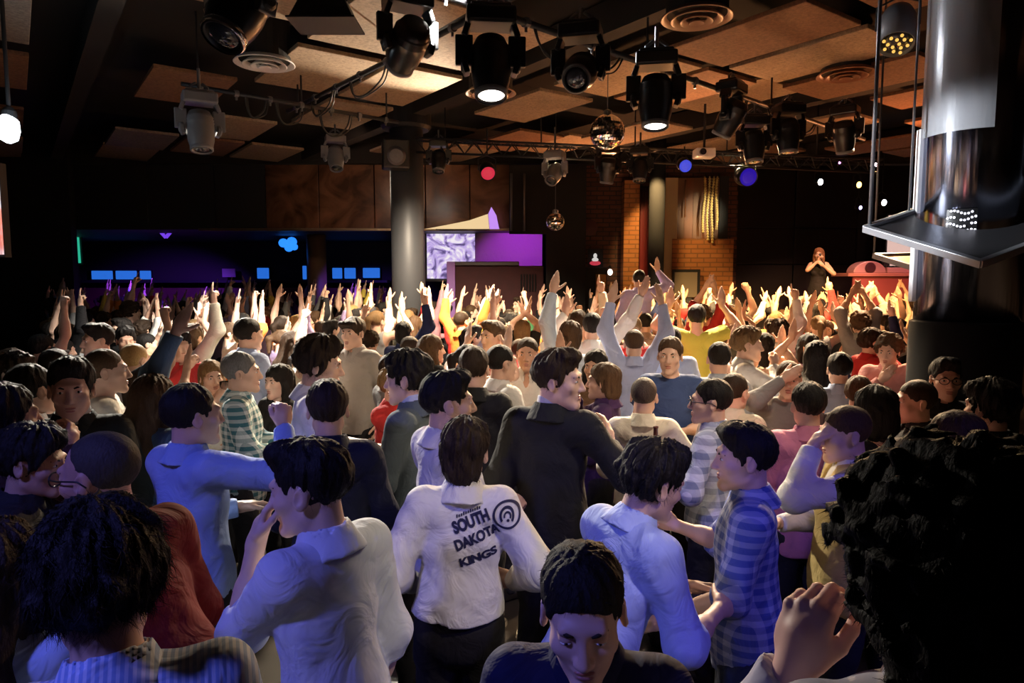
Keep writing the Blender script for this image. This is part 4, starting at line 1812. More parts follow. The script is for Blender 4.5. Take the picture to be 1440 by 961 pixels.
tube(bm, [((a.x + c_.x) / 2, 5.27, a.z), ((a.x + c_.x) / 2, 5.27, CEIL)], .03, 8)
obj('hanger', bm, M_blk2, es_)
tag(es_, 'bright side screen cut by the edge of the view, on the dark wall', 'screen')

# ------------------------------------------------------------------ pipes of the lighting rig
ZR = 4.42


def pipe(name, a, b_, r, label, clamps=6):
    root = empty(name, tuple(a))
    bm = bmesh.new()
    tube(bm, [(0, 0, 0), b_ - a], r, 12)
    obj('tube', bm, M_dksteel, root, smooth=True)
    n_ = max(2, int((b_ - a).length / 2.2))
    for k in range(n_ + 1):
        p = (b_ - a) * ((k + .15) / (n_ + .3))
        bm = bmesh.new()
        tube(bm, [p, (p.x, p.y, CEIL - a.z)], .012, 6)
        obj('hanger_rod', bm, M_dksteel, root)
    for k in range(clamps):
        p = (b_ - a) * ((k + .5) / clamps)
        bm = bmesh.new()
        lathe(bm, [(r + .012, -.025), (r + .016, 0), (r + .012, .025)], 12, Matrix.Translation(p) @ (b_ - a).to_track_quat('Z', 'Y').to_matrix().to_4x4())
        tube(bm, [p + Vector((0, 0, -r)), p + Vector((0, 0, -r - .05))], .014, 6)
        obj('clamp', bm, M_steel, root)
    return tag(root, label, 'pipe')


pa0, pa1 = atz(255, 118, ZR), atz(560, 172, ZR)
pb0, pb1 = atz(405, 166, ZR), atz(800, -25, ZR)
pc0, pc1 = atz(560, -30, ZR), atz(1215, 196, ZR)
pipe('rig_pipe', pa0, pa1, .026, 'short dark lighting pipe crossing beneath the brightest ceiling board', 7)
pb0.z = pb1.z = ZR + .09
pipe('rig_pipe', pb0, pb1, .026, 'pale-edged lighting pipe running from the short pipe towards the camera', 9)
pipe('rig_pipe', pc0, pc1, .03, 'long dark lighting pipe carrying the row of moving heads', 10)
pd0, pd1 = at(585, 196, 11.2), at(1235, 226, 11.8)


def truss(a, b_, label):
    root = empty('lighting_truss', tuple(a))
    d = b_ - a
    L_ = d.length
    d.normalize()
    up = Vector((0, 0, 1))
    sd = d.cross(up)
    offs = [sd * .12 + up * .0, sd * -.12 + up * .0, up * -.2]
    for o_ in offs:
        bm = bmesh.new()
        tube(bm, [o_, o_ + d * L_], .02, 8)
        obj('chord', bm, M_dksteel, root, smooth=True)
    bm = bmesh.new()
    n_ = int(L_ / .3)
    for i in range(n_):
        for o1, o2 in ((0, 2), (1, 2), (0, 1)):
            x = offs[o1] + d * (i * L_ / n_)
            y = offs[o2] + d * ((i + .5) * L_ / n_)
            z = offs[o1] + d * ((i + 1) * L_ / n_)
            tube(bm, [x, y], .009, 5)
            tube(bm, [y, z], .009, 5)
    obj('lattice', bm, M_dksteel, root)
    for k in range(5):
        p = d * (L_ * (k + .3) / 5)
        bm = bmesh.new()
        tube(bm, [p, (p.x, p.y, CEIL - a.z)], .012, 6)
        obj('hanger_rod', bm, M_dksteel, root)
    return tag(root, label, 'truss')


truss(pd0, pd1, 'long triangular lighting truss across the far side of the dance floor')

# ------------------------------------------------------------------ moving heads and other lamps
M_fix = mat('fixture_black', (.006, .0065, .008), rough=.3)
M_fixg = mat('fixture_grey', (.17, .175, .19), rough=.4)
M_lens = mat('lens_dark', (.03, .035, .05), rough=.05, coat=1.0)
M_lenson = emis('lens_lit', (1, .95, .88), 5)


def moving_head(px, py, Y, label, sc=1.0, yaw=0, tilt=25, m=None, lit=False, top=None, chrome=False):
    """hung lamp: base box on a clamp, fork yoke, tilting head with lens"""
    m = m or M_fix
    p = at(px, py, Y)
    root = empty('moving_head_light', (p.x, p.y, p.z), (0, 0, R_(yaw)))
    root.scale = (sc, sc, sc)
    k = 1 / sc
    bm = bmesh.new()
    bx(bm, (0, 0, .33), (.36, .27, .12))
    bx(bm, (0, 0, .40), (.30, .22, .04))
    obj('base', bm, m, root, bevel=.025)
    for s_ in (-1, 1):
        bm = bmesh.new()
        pts = [(s_ * .165, 0, .28), (s_ * .195, 0, .20), (s_ * .195, 0, .0), (s_ * .175, 0, -.06)]
        for a, b_ in zip(pts, pts[1:]):
            c = (Vector(a) + Vector(b_)) / 2
            d = Vector(b_) - Vector(a)
            Mx = Matrix.Translation(c) @ Vector((0, 0, 1)).rotation_difference(d).to_matrix().to_4x4()
            bx(bm, (0, 0, 0), (.045, .13, d.length + .02), Mx)
        lathe(bm, [(.06, -.02), (.06, .02), (.04, .03)], 18, Matrix.Translation((s_ * .19, 0, 0)) @ Matrix.Rotation(s_ * PI / 2, 4, 'Y'))
        obj('yoke_arm', bm, M_chrome if (chrome and s_ < 0) else m, root, bevel=.01)
    Hm = Matrix.Rotation(R_(tilt), 4, 'X')
    bm = bmesh.new()
    lathe(bm, [(.07, .20), (.115, .19), (.135, .14), (.142, .125), (.149, .12), (.140, .11), (.150, .09), (.141, .08), (.151, .06), (.143, .05), (.148, -.04), (.138, -.13), (.118, -.21), (.112, -.245), (.100, -.25), (.098, -.225)], 28, Hm)
    obj('head', bm, m, root, smooth=True)
    bm = bmesh.new()
    lathe(bm, [(.112, -.255), (.122, -.245), (.122, -.215), (.116, -.21)], 28, Hm, cap=False)
    obj('rim', bm, M_chrome if chrome else M_fixg, root, smooth=True)
    bm = bmesh.new()
    lathe(bm, [(.10, -.232), (.07, -.246), (.03, -.253), (.001, -.255)], 24, Hm)
    obj('lens', bm, M_lenson if lit else M_lens, root, smooth=True)
    bm = bmesh.new()
    zt = ((top if top is not None else ZR + .02) - p.z) * k
    for s_ in (-1, 1):
        tube(bm, [(s_ * .09, 0, .42), (s_ * .09, 0, .455), (s_ * .03, 0, .50)], .016, 8)
    tube(bm, [(0, 0, .41), (0, 0, max(.5, zt))], .018, 8)
    obj('hanger_clamp', bm, M_steel, root)
    return tag(root, label, 'stage light')


MH = [
    (338, 8, 3.9, 'big black moving head light with a chrome yoke edge, nearest to the camera', dict(sc=1.0, yaw=-25, tilt=-32, chrome=True)),
    (574, 62, 5.4, 'black moving head light tipped away, under the flat black shade', dict(sc=.95, yaw=30, tilt=60)),
    (690, 92, 5.2, 'black moving head light aimed down with a white lit lens', dict(sc=1.0, yaw=6, tilt=-14, lit=True)),
    (816, 102, 5.8, 'black moving head light with a dark round lens, next after the lit one', dict(sc=.95, yaw=-15, tilt=-62)),
    (922, 140, 6.2, 'black moving head light on the long pipe beside the big mirror ball', dict(sc=1.0, yaw=-10, tilt=-8, lit=True)),
    (282, 182, 7.4, 'silvery moving head light alone at the dark side of the ceiling', dict(sc=.95, yaw=30, tilt=-14, m=M_fixg)),
    (1028, 164, 8.0, 'black moving head light turned aside below the stage-side truss', dict(sc=.95, yaw=50, tilt=30)),
    (1060, 205, 8.8, 'low black moving head light in front of the violet blue reflection', dict(sc=.9, yaw=0, tilt=-10)),
    (1108, 190, 8.4, 'grey-black moving head light left of the hanging rods, pointing down', dict(sc=.9, yaw=12, tilt=-6)),
    (1187, 190, 9.0, 'dark moving head light silhouetted against orange ceiling boards', dict(sc=.9, yaw=-40, tilt=20)),
    (472, 222, 10.8, 'small moving head light above the glossy brown balcony front', dict(sc=.85, yaw=20, tilt=-30, m=M_fixg)),
    (780, 244, 11.0, 'small grey moving head light over the tall black flat', dict(sc=.85, yaw=-25, tilt=-50, m=M_fixg)),
    (855, 238, 11.2, 'dim moving head light below the big mirror ball', dict(sc=.9, yaw=15, tilt=15)),
    (617, 226, 11.2, 'small black moving head light right beside the thick grey column', dict(sc=.8, yaw=0, tilt=-20)),
    (900, 238, 11.4, 'small black moving head light above the brick pillar', dict(sc=.85, yaw=-20, tilt=-15)),
]
for px, py, Y, lab, kw in MH:
    if Y > 10:
        kw['top'] = 4.62
    moving_head(px, py, Y, lab, **kw)


def par_can(px, py, Y, label, r=.11, l=.26, tilt=-40, yaw=0, m=None, lens=None, top=CEIL, leds=None):
    p = at(px, py, Y)
    root = empty('par_light', tuple(p), (0, 0, R_(yaw)))
    Hm = Matrix.Rotation(R_(tilt), 4, 'X')
    bm = bmesh.new()
    lathe(bm, [(r * .45, l * .55), (r * .8, l * .5), (r, l * .3), (r, -l * .5), (r * .94, -l * .5), (r * .9, -l * .4)], 24, Hm)
    obj('can', bm, m or M_fix, root, smooth=True)
    bm = bmesh.new()
    lathe(bm, [(r * .9, -l * .42), (r * .5, -l * .47), (.001, -l * .49)], 24, Hm)
    obj('lens', bm, lens or M_lens, root, smooth=True)
    if leds:
        bm = bmesh.new()
        for k in range(14):
            a = k * 2.4
            rr = r * .8 * math.sqrt((k + .5) / 14)
            ball(bm, (rr * math.cos(a), rr * math.sin(a), -l * .5), r * .1, Hm, 8, 5)
        o = obj('led_cluster', bm, leds, root)
        o['kind'] = 'stuff'
    bm = bmesh.new()
    tube(bm, [(-r - .02, 0, 0), (-r - .02, 0, .18), (0, 0, .24), (r + .02, 0, .18), (r + .02, 0, 0)], .01, 6)
    tube(bm, [(0, 0, .24), (0, 0, top - p.z)], .012, 6)
    obj('hanger_bracket', bm, M_dksteel, root)
    return tag(root, label, 'stage light')


par_can(1262, 40, 5.6, 'grey par can with coloured LED face above the hanging tray', r=.13, l=.34, tilt=-30, yaw=-30, m=M_fixg, leds=emis('led_amber', (.9, .5, .1), 1.2))
par_can(685, 240, 11.0, 'small lamp glowing red under the far truss', r=.12, l=.28, tilt=-60, yaw=10, lens=emis('lens_red', (.75, .03, .07), .8), top=4.6)
par_can(1048, 248, 11.6, 'deep violet blue reflection above the stage edge, built as a lamp', r=.16, l=.3, tilt=-75, yaw=5, lens=emis('reflection_violet', (.05, .015, .75), .4), top=4.4)  # violet reflection over the stage, modelled as a glowing lens
par_can(962, 232, 11.4, 'small lamp with a blue lens beside the white projector', r=.11, l=.24, tilt=-70, lens=emis('lens_blue', (.08, .1, .9), .7), top=4.4)
for px, py, c, s_, lab in ((1151, 256, (1, .95, 1), 9, 'tiny bright white lamp reflection over the singer'), (1205, 260, (1, .55, .12), 7, 'tiny orange lamp reflection next to the white one'),
                           (1178, 228, (.75, .3, .9), 4, 'tiny pinkish violet lamp reflection high over the stage'), (1240, 285, (1, .97, 1), 9, 'tiny white lamp reflection just above the tray corner'),
                           (1228, 232, (1, .8, .9), 5, 'tiny pale pink lamp reflection between the hanging rods'), (1207, 292, (.6, .5, 1), 4, 'faint tiny violet lamp reflection below the orange one')):
    par_can(px, py, 15.2, lab, r=.075 if s_ > 6 else .05, l=.16, tilt=-82, yaw=12, lens=emis('reflection_tiny', c, s_), top=CEIL)  # lamp reflections in the glossy stage wall, modelled as small glowing cans
# white floodlight at the dark wall
fl = empty('flood_light', tuple(at(12, 181, 6.4)))
bm = bmesh.new()
lathe(bm, [(.03, .14), (.085, .07), (.09, -.02), (.07, -.10), (.02, -.13)], 20)
obj('glass', bm, emis('flood_white', (.85, .93, 1), 6), fl, smooth=True)
bm = bmesh.new()
lathe(bm, [(.03, .20), (.06, .16), (.075, .06), (.04, .05)], 16, Matrix.Translation((0, .02, 0)))
tube(bm, [(0, .02, .19), (0, .02, CEIL - fl.location.z)], .02, 8)
obj('hanger_housing', bm, M_black, fl, bevel=.01)
tag(fl, 'dazzling white floodlight at the dark side wall', 'light')
# flat shade
fs = empty('flat_shade', tuple(at(459, 34, 5.0)))
bm = bmesh.new()
vs = [bm.verts.new(v) for v in ((-.22, -.16, 0), (.22, -.16, 0), (.22, .16, 0), (-.22, .16, 0), (-.15, -.12, .15), (.15, -.12, .15), (.15, .12, .15), (-.15, .12, .15))]
for f in ((0, 3, 2, 1), (4, 5, 6, 7), (0, 1, 5, 4), (1, 2, 6, 5), (2, 3, 7, 6), (3, 0, 4, 7)):
    bm.faces.new([vs[i] for i in f])
obj('shade', bm, M_blk2, fs, bevel=.01)
bm = bmesh.new()
bx(bm, (0, 0, .22), (.16, .10, .14))
tube(bm, [(0, 0, .28), (0, 0, CEIL - fs.location.z)], .015, 8)
obj('hanger_ballast', bm, mat('ballast_beige', (.6, .5, .35), rough=.5), fs, bevel=.01)
bm = bmesh.new()
bx(bm, (0, 0, -.008), (.47, .35, .014))
obj('rim', bm, M_dksteel, fs, bevel=.004)
tag(fs, 'flat black flared lamp shade hanging under the ceiling', 'stage light')
# loudspeaker on the column
sp = empty('loudspeaker', tuple(at(556, 218, 11.15)), (0, 0, R_(15)))
bm = bmesh.new()
bx(bm, (0, 0, 0), (.42, .32, .46))
obj('cabinet', bm, M_blk2, sp, bevel=.03)
bm = bmesh.new()
lathe(bm, [(.15, 0), (.14, -.02), (.06, .03), (.001, .01)], 24, Matrix.Translation((0, -.165, -.04)) @ Matrix.Rotation(PI / 2, 4, 'X'))
obj('cone', bm, M_fixg, sp, smooth=True)
bm = bmesh.new()
tube(bm, [(.0, .16, 0), (.1, .3, -.05)], .03, 8)
obj('wall_mount', bm, M_steel, sp)
tag(sp, 'black loudspeaker box bracketed to the thick grey column', 'loudspeaker')
pj = empty('projector', tuple(at(990, 216, 10.8)))
bm = bmesh.new()
bx(bm, (0, 0, 0), (.30, .26, .14))
obj('case', bm, M_white, pj, bevel=.02)
bm = bmesh.new()
lathe(bm, [(.05, 0), (.05, .05), (.04, .05), (.035, .03)], 18, Matrix.Translation((-.06, -.13, 0)) @ Matrix.Rotation(PI / 2, 4, 'X'))
obj('lens', bm, M_lens, pj)
bm = bmesh.new()
tube(bm, [(0, 0, .06), (0, 0, CEIL - pj.location.z)], .02, 8)
obj('mount', bm, M_dksteel, pj)
tag(pj, 'white ceiling projector hanging by the far truss', 'projector')

# ------------------------------------------------------------------ round air diffusers
for px, py, lab, m in ((372, 90, 'round white air diffuser beside the brightest ceiling board', mat('vent_white', (.75, .72, .7), rough=.35)),
                       (690, 132, 'round brown air diffuser behind the lit moving head', mat('vent_brown', (.42, .26, .16), rough=.4)),
                       (980, 26, 'round brown air diffuser above the long pipe', mat('vent_tan', (.34, .18, .11), rough=.4)),
                       (1190, 106, 'round reddish air diffuser near the hanging rods', mat('vent_red', (.32, .13, .07), rough=.4))):
    p = atz(px, py, 4.70)
    root = empty('air_diffuser', tuple(p))
    for k, (r0, z_) in enumerate(((.34, 0), (.25, -.02), (.16, -.035), (.075, -.045))):
        bm = bmesh.new()
        lathe(bm, [(r0 - .055, .05 + z_), (r0 - .01, .012 + z_), (r0, z_), (r0 - .012, z_ - .006), (r0 - .06, .035 + z_)], 36, cap=(k == 3))
        obj('ring' if k < 3 else 'cone', bm, m, root, smooth=True)
    bm = bmesh.new()
    lathe(bm, [(.29, .04), (.29, .5)], 28)
    obj('vent_duct', bm, M_ceil, root)
    tag(root, lab, 'air vent')

# ------------------------------------------------------------------ mirror balls
m_mb, nt, b = newmat('mirror_facets')
b.inputs['Metallic'].default_value = 1
b.inputs['Roughness'].default_value = .06
b.inputs['Base Color'].default_value = col((.86, .88, .9))


def mirror_ball(px, py, Y, r, label):
    p = at(px, py, Y)
    root = empty('mirror_ball', tuple(p))
    bm = bmesh.new()
    nv = 20
    rj = random.Random(3)
    for i in range(nv):
        a0, a1 = PI * i / nv - PI / 2, PI * (i + 1) / nv - PI / 2
        n_ = max(4, int(round(2 * nv * math.cos((a0 + a1) / 2))))
        for j in range(n_):
            b0, b1 = 2 * PI * (j + .06) / n_, 2 * PI * (j + .94) / n_
            g = .06 * (a1 - a0)
            vs = [bm.verts.new(Vector((math.cos(a) * math.cos(c), math.cos(a) * math.sin(c), math.sin(a))) * r * (1 + rj.uniform(-.004, .004))) for a, c in ((a0 + g, b0), (a0 + g, b1), (a1 - g, b1), (a1 - g, b0))]
            bm.faces.new(vs)
    o = obj('mirror_tiles', bm, m_mb, root)
    bm = bmesh.new()
    ball(bm, (0, 0, 0), r * .985, None, 32, 20)
    obj('core', bm, M_blk2, root, smooth=True)
    bm = bmesh.new()
    lathe(bm, [(.05, r * .98), (.05, r + .04), (.012, r + .06)], 16)
    tube(bm, [(0, 0, r + .05), (0, 0, CEIL - p.z)], .006, 6)
    obj('hanger', bm, M_steel, root)
    tag(root, label, 'mirror ball')


mirror_ball(854, 186, 8.6, .215, 'large mirror ball hanging in front of the ceiling boards')
mirror_ball(781, 312, 12.2, .16, 'small mirror ball hanging low before the black flat')

# ------------------------------------------------------------------ cables looped along the pipes
M_cable = mat('cable_rubber', (.02, .02, .02), rough=.5)
rc = random.Random(11)
cab = [(pa0, pa1, .25, .34, 'cable loop hanging from the silvery lamp end of the short pipe'), (pa0, pa1, .38, .5, 'cable loop hanging under the middle of the short pipe'),
       (pa0, pa1, .58, .74, 'cable loop at the crossing of the two pipes'), (pb0, pb1, .14, .26, 'thin cable loop low on the pale-edged pipe'),
       (pb0, pb1, .34, .5, 'slack cable along the middle of the pale-edged pipe'), (pc0, pc1, .16, .30, 'cable looped beside the lit moving head'),
       (pc0, pc1, .52, .58, 'narrow cable loop on the long pipe past the mirror ball'), (pc0, pc1, .64, .8, 'slack cable at the stage end of the long pipe')]
for a, b_, t0, t1, lab in cab:
    p, q = a.lerp(b_, t0), a.lerp(b_, t1)
    mid = (p + q) / 2
    dr = rc.uniform(.18, .34)
    pts = catmull([p, p.lerp(q, .12) - Vector((0, 0, dr * .7)), mid - Vector((0.02, .03, dr)), p.lerp(q, .85) - Vector((0, 0, dr * .6)), q], 8)
    bm = bmesh.new()
    tube(bm, pts, .011, 6)
    tube(bm, [v + Vector((.02, .015, -.02 - .02 * math.sin(i * .3))) for i, v in enumerate(pts)], .008, 6)
    tag(obj('hanging_cable', bm, M_cable, smooth=True), lab, 'cable')
# ------------------------------------------------------------------ the people one can make out one by one
QN = (.016, .0045, .0055, .008)
QM = (.018, .006, .007, .010)
QF = (.021, .0075, .009, .012)
LBLUE = (.34, .47, .78)
GREY = (.13, .15, .17)
occupied = []


def person(px, py, Y, yaw, label, base=0.0, group=None, smin=.86, smax=1.14, **P):
    P.setdefault('q', QN if Y < 2.4 else (QM if Y < 4.2 else QF))
    P.setdefault('seed', len(occupied) + 1)
    P.setdefault('w', .93)
    hs = P.get('hair')
    if hs != 'shaved' and Y < 5.5:
        near = Y < 1.6
        P.setdefault('strands', {'bigcurly': (14000, .012, .45, .0007), 'curly': (2500, .022, .6, .0008), 'messy': (14000 if near else 4000, .034, .10, .0006), 'nape': (4000, .035, .06, .0008),
                                 'crop': (2000, .010, .35, .0007), 'short': (3000, .018, .12, .0008)}.get(hs, (12000 if near else 4000, .026, .07, .0006)))
    root, s = make_person(P)
    place(root, s, px, py, Y, yaw, base, smin, smax)
    tag(root, label, 'person', group)
    occupied.append((root.location.x, root.location.y))
    bpy.context.view_layer.update()
    return root, s


def T(c, kind='shirt', **k):
    d = dict(c=c, kind=kind)
    d.update(k)
    return d


# nearest, standing on the riser with the camera
person(128, 722, 1.13, 24, 'person with thick messy black hair in a blue striped shirt, back turned, lower corner', base=.15, hair='messy', lean=10, head=(8, 4, 0), side=-4,
       top=T((.30, .42, .70), pat='stripe', c2=(.58, .66, .84), ps=1.3), R='down', L='front')
person(-12, 735, 1.42, 5, 'person in a plain pale blue shirt with long dark brown hair, cut by the edge', base=.15, hair='long', hairc=DKBR, fem=True, top=T((.50, .62, .82)), R='front', L='down')
person(816, 778, 1.20, 172, 'dark-haired man in a navy shirt facing the camera with lowered eyes', base=.15, hair='short', hairc=BLACK, lean=4, head=(2, 10, 3), level=.3, face='down', skin=SKIN_B,
       top=T((.005, .007, .045), vneck=.07), R='front', L='hold')
person(1332, 648, .86, 4, 'huge dark curly head seen from behind, closest to the camera', base=.15, hair='bigcurly', hairc=BLACK, smax=1.2, hs=1.08,
       top=T((.42, .40, .48), kind='shirt'), R='down', L=((.125, .10, -.165), (.5, -.2, -1), 'grip', (-.30, .15, 1), (-.8, .5, 0), 'head'), skin=(.68, .42, .36), head=(0, 4, 0))

# second rank
person(136, 604, 2.0, 68, 'balding man with black glasses in a red sweater, in profile, leaning forward', hair='shaved', hairc=(.05, .04, .035), lean=26, head=(14, 0, 0), level=.8, face=True, glasses=True,
       top=T((.14, .005, .006), kind='sweater', collar=False), R='front', L='front', skin=(.50, .28, .22))
person(48, 602, 2.45, -75, 'dark-haired person facing the balding man with glasses', hair='messy', hairc=BLACK, face=True, top=T((.02, .02, .022), kind='jacket'), R='hold', L='front', head=(-6, 8, 0), skin=SKIN_C)
person(0, 540, 2.6, -40, 'black-haired person at the edge beside a lit phone-pale hand', hair='bob', hairc=BLACK, fem=True, top=T((.05, .02, .02), kind='sweater', collar=False), R='drink', L='front', skin=SKIN_C)
person(98, 504, 3.1, -152, 'pale man with a dark quiff looking aside above the balding head', hair='quiff', hairc=BLACK, face=True, top=T((.02, .025, .02), kind='jacket', inner=(.6, .62, .6), vneck=.10), R='down', L='down', head=(0, 4, 0))
person(266, 540, 2.8, -32, 'man in a light blue shirt from behind, arm bent up with a fist', hair='short', hairc=BLACK, top=T((.32, .45, .80)), head=(-14, 0, 0),
       R=((.05, .32, .12), (1, -.1, -.7), 'fist', (-.1, .1, 1), (-.9, .2, 0)), L='front')
person(430, 621, 1.88, 58, 'man in a white shirt with a dark quiff pinching his nose', hair='quiff', hairc=BLACK, lean=4, head=(24, 6, 0), face=True, skin=SKIN_B,
       top=T((.66, .70, .82), sleeve='roll', hem=-.18), w=.9, L=((.015, .165, -.125), (.12, .25, -1), 'relaxed', (-.35, -.25, 1), (-.6, -.7, 0), 'head'), R=((.05, .06, -.54), (.4, -1, 0), 'relaxed', None, (-1, .1, 0)))
person(460, 533, 2.95, 6, 'man in a dark navy suit jacket from behind, short dark brown hair', hair='short', hairc=DKBR, head=(8, 0, 0), top=T((.008, .010, .028), kind='jacket', hem=-.2), R='front', L='front')
person(627, 524, 3.0, -58, 'man with black quiff and open white collar turned away behind the printed shirt', hair='quiff', hairc=BLACK, head=(-16, 0, 0), face=True, top=T((.74, .72, .74), vneck=.08), R='front', L='front')
sd_root, sd_pose = person(656, 588, 2.55, 3, 'man in a white shirt printed SOUTH DAKOTA on the back, dark shaggy hair', hair='nape', hairc=DKBR, head=(-14, 2, 0), side=2, q=(.016, .0055, .0055, .007), rise=.13, w=.90,
                          top=T((.80, .78, .72), hem=.05, loose=.022, fold=.007), pants=(.012, .011, .012), shoes=True,
                          R=((.07, .17, -.38), (.75, -1, 0), 'relaxed', (-.7, .6, -.2), (-.6, -.6, 0)), L=((.04, .17, -.40), (.6, -1, 0), 'relaxed', (-.7, .6, -.2), (-.6, -.6, 0)))
person(784, 493, 3.25, -22, 'man in a black suit jacket looking back over his shoulder', hair='quiff', hairc=DKBR, head=(-86, 2, 0), face=True, smax=1.08, skin=SKIN_B,
       top=T((.013, .0145, .017), kind='jacket', inner=(.7, .7, .72), hem=-.22), R=((.06, .24, -.12), (.8, -.3, -.8), 'relaxed', (-.2, .4, .8), (-.8, .1, 0)), L='down')
person(930, 626, 2.25, -62, 'man in a pale blue shirt bending forward with wild dark hair', hair='messy', hairc=BLACK, lean=24, head=(-8, 10, 4), level=.75, face=True, skin=SKIN_A,
       top=T((.46, .56, .86), sleeve='roll', hem=-.2), R=((-.02, .38, -.12), (.5, -.2, -1), 'relaxed', None, (-.7, 0, -.6)), L=((-.04, .46, -.12), (.6, -.3, -1), 'relaxed', None, (-.6, 0, -.7)))
person(1050, 597, 2.5, 72, 'man in a blue plaid shirt in profile, forearm held out', hair='quiff', hairc=BLACK, head=(10, 2, 0), face=True, skin=SKIN_B,
       top=T((.07, .11, .36), pat='plaid', c2=(.34, .39, .60), sleeve='roll', hem=-.16, ps=1.6), pants=(.03, .045, .09), R='hold',
       L=((.02, .30, -.40), (.2, -1, -.3), 'relaxed', None, (-.8, 0, -.5)))
person(1188, 570, 2.95, 80, 'man in a yellow waistcoat and white sleeves, hand on his forehead', hair='crop', hairc=BROWN, head=(8, 6, 0), face=True, skin=SKIN_B,
       top=T((.78, .76, .72)), over=T((.60, .44, .16)), L=((.03, .15, -.03), (.5, 1, -1), 'relaxed', (-.5, -.5, .6), (-.3, -1, 0), 'head'), R='front')
# third rank
person(1138, 537, 3.55, -4, 'person in a plain pink shirt seen from behind, round black hair', hair='short', hairc=BLACK, top=T((.72, .26, .36)), R='front', L='front')
person(906, 529, 4.05, -8, 'close-cropped man in a cream shirt seen from behind', hair='shaved', hairc=(.07, .05, .04), top=T((.76, .70, .58), hem=-.2), R='out', L='front', head=(-12, 0, 0))
person(850, 511, 4.55, 72, 'woman with a wavy brown bob in a dark purple top', fem=True, hair='bob', hairc=BROWN, face=True, top=T((.05, .02, .08), kind='jacket'), R='drink', L='front')
person(943, 474, 4.9, 166, 'smooth-faced lit man in a blue T-shirt facing the camera', hair='short', hairc=BROWN, face=True, skin=SKIN_B, top=T((.05, .09, .24), kind='tee', sleeve='short', collar=False), R='down', L='front', head=(-6, 0, 0))
bt_root, bt_pose = person(1002, 533, 3.7, 62, 'man in a pale checked shirt with glasses holding out a red bottle', hair='short', hairc=BLACK, glasses=True, face=True, head=(16, 0, 0), top=T((.62, .66, .74), pat='plaid', c2=(.2, .24, .34)),
                          L=((.0, .24, -.12), (.6, -.5, -.8), 'grip', (-.3, .9, .1), (-.9, .1, 0)), R='front')
person(1012, 480, 5.0, -10, 'man with cropped black hair in a pale grey-blue shirt, seen from behind', hair='crop', hairc=BLACK, top=T((.44, .50, .58)), R='front', L='front')
person(1034, 524, 4.25, -48, 'man in a cream shirt turned away, behind the checked shirt', hair='crop', hairc=DKBR, face=True, top=T((.70, .62, .5)), R='front', L='down')
person(1110, 507, 4.5, 158, 'person clasping a hand to the forehead, grey sweater', hair='crop', hairc=BROWN, face=True, top=T((.24, .24, .25), kind='sweater', collar=False),
       R=((.03, .13, .02), (.9, .6, -.7), 'relaxed', (-.7, -.2, .5), (-.3, -1, 0), 'head'), L='front', skin=SKIN_B)
person(572, 497, 3.6, 74, 'lit young man in profile wearing a grey blazer and pale blue collar', hair='messy', hairc=BLACK, face=True, skin=SKIN_B, top=T((.09, .12, .14), kind='jacket', inner=(.5, .58, .8), hem=-.2), R='front', L='front', head=(8, 4, 0))
person(452, 477, 3.75, -72, 'wavy dark-haired man in a white shirt facing the grey blazer', hair='messy', hairc=DKBR, face=True, top=T((.78, .76, .80)), R='front', L='front', head=(-12, 8, 0))
person(667, 487, 4.1, -12, 'person in a black jacket from behind, between two white shirts', hair='short', hairc=DKBR, top=T((.012, .012, .013), kind='jacket', hem=-.2), R='front', L='out')
person(704, 484, 4.7, -58, 'clean-cut man in a white shirt seen from behind, head turned to the stage', hair='crop', hairc=BLACK, face=True, top=T(WHITE), R='front', L='front')
person(742, 474, 5.3, 172, 'man in white facing the camera, just behind the black suit jacket', hair='crop', hairc=DKBR, face=True, skin=SKIN_C, top=T((.82, .8, .76), vneck=.1), R='down', L='down')
person(497, 446, 6.0, 160, 'brightly lit face with dark fringe turned to the camera', hair='fringe', hairc=DKBR, face=True, skin=(.72, .5, .4), top=T((.35, .33, .32), kind='jacket'), R='front', L='down')
person(337, 495, 4.3, -75, 'grey-haired man in a teal plaid shirt', hair='short', hairc=(.16, .155, .15), face=True, top=T((.05, .16, .20), pat='plaid', c2=(.62, .70, .70), ps=1.6), R='front', L='front')
person(392, 513, 4.85, 152, 'woman with long black hair and a lit face', fem=True, hair='long', hairc=BLACK, face=True, skin=(.72, .5, .4), top=T((.02, .02, .022), kind='sweater', collar=False), R='down', L='front')
person(214, 528, 3.5, -22, 'long-haired person in a denim shirt, one arm thrown up with spread fingers', hair='long', hairc=BROWN, top=T((.10, .17, .27), loose=.01), L=((-.14, .18, .52), (1, .2, -.2), 'open', None, (.1, 1, .2)), R='front', smax=1.05)
person(146, 490, 4.0, -60, 'brown-haired person in a white top behind the pale man', hair='crop', hairc=BROWN, face=True, top=T((.68, .64, .56), kind='tee', sleeve='short', collar=False), R='front', L='front')
person(40, 512, 3.4, -20, 'dark-haired person with a pale sleeve in the gloom of the edge', hair='short', hairc=BLACK, top=T((.6, .62, .68)), R='front', L='front')
person(1331, 504, 4.2, 152, 'man with thick glasses in black, right before the pillar', hair='quiff', hairc=BLACK, face=True, glasses=True, top=T((.012, .012, .014), kind='shirt'), R='down', L='front', head=(10, 0, 0))
person(1290, 534, 3.75, 84, 'man in profile with clipped dark sides, below the man with thick glasses', hair='crop', hairc=DKBR, face=True, top=T((.02, .02, .024), kind='jacket'), R='front', L='front')
person(1250, 473, 5.8, 138, 'curly laughing man in a pink shirt, arm thrown up by the pillar', hair='curly', hairc=BROWN, face=True, skin=SKIN_B, top=T((.70, .32, .30)), L='bentup', R='chest', head=(0, 6, 0))
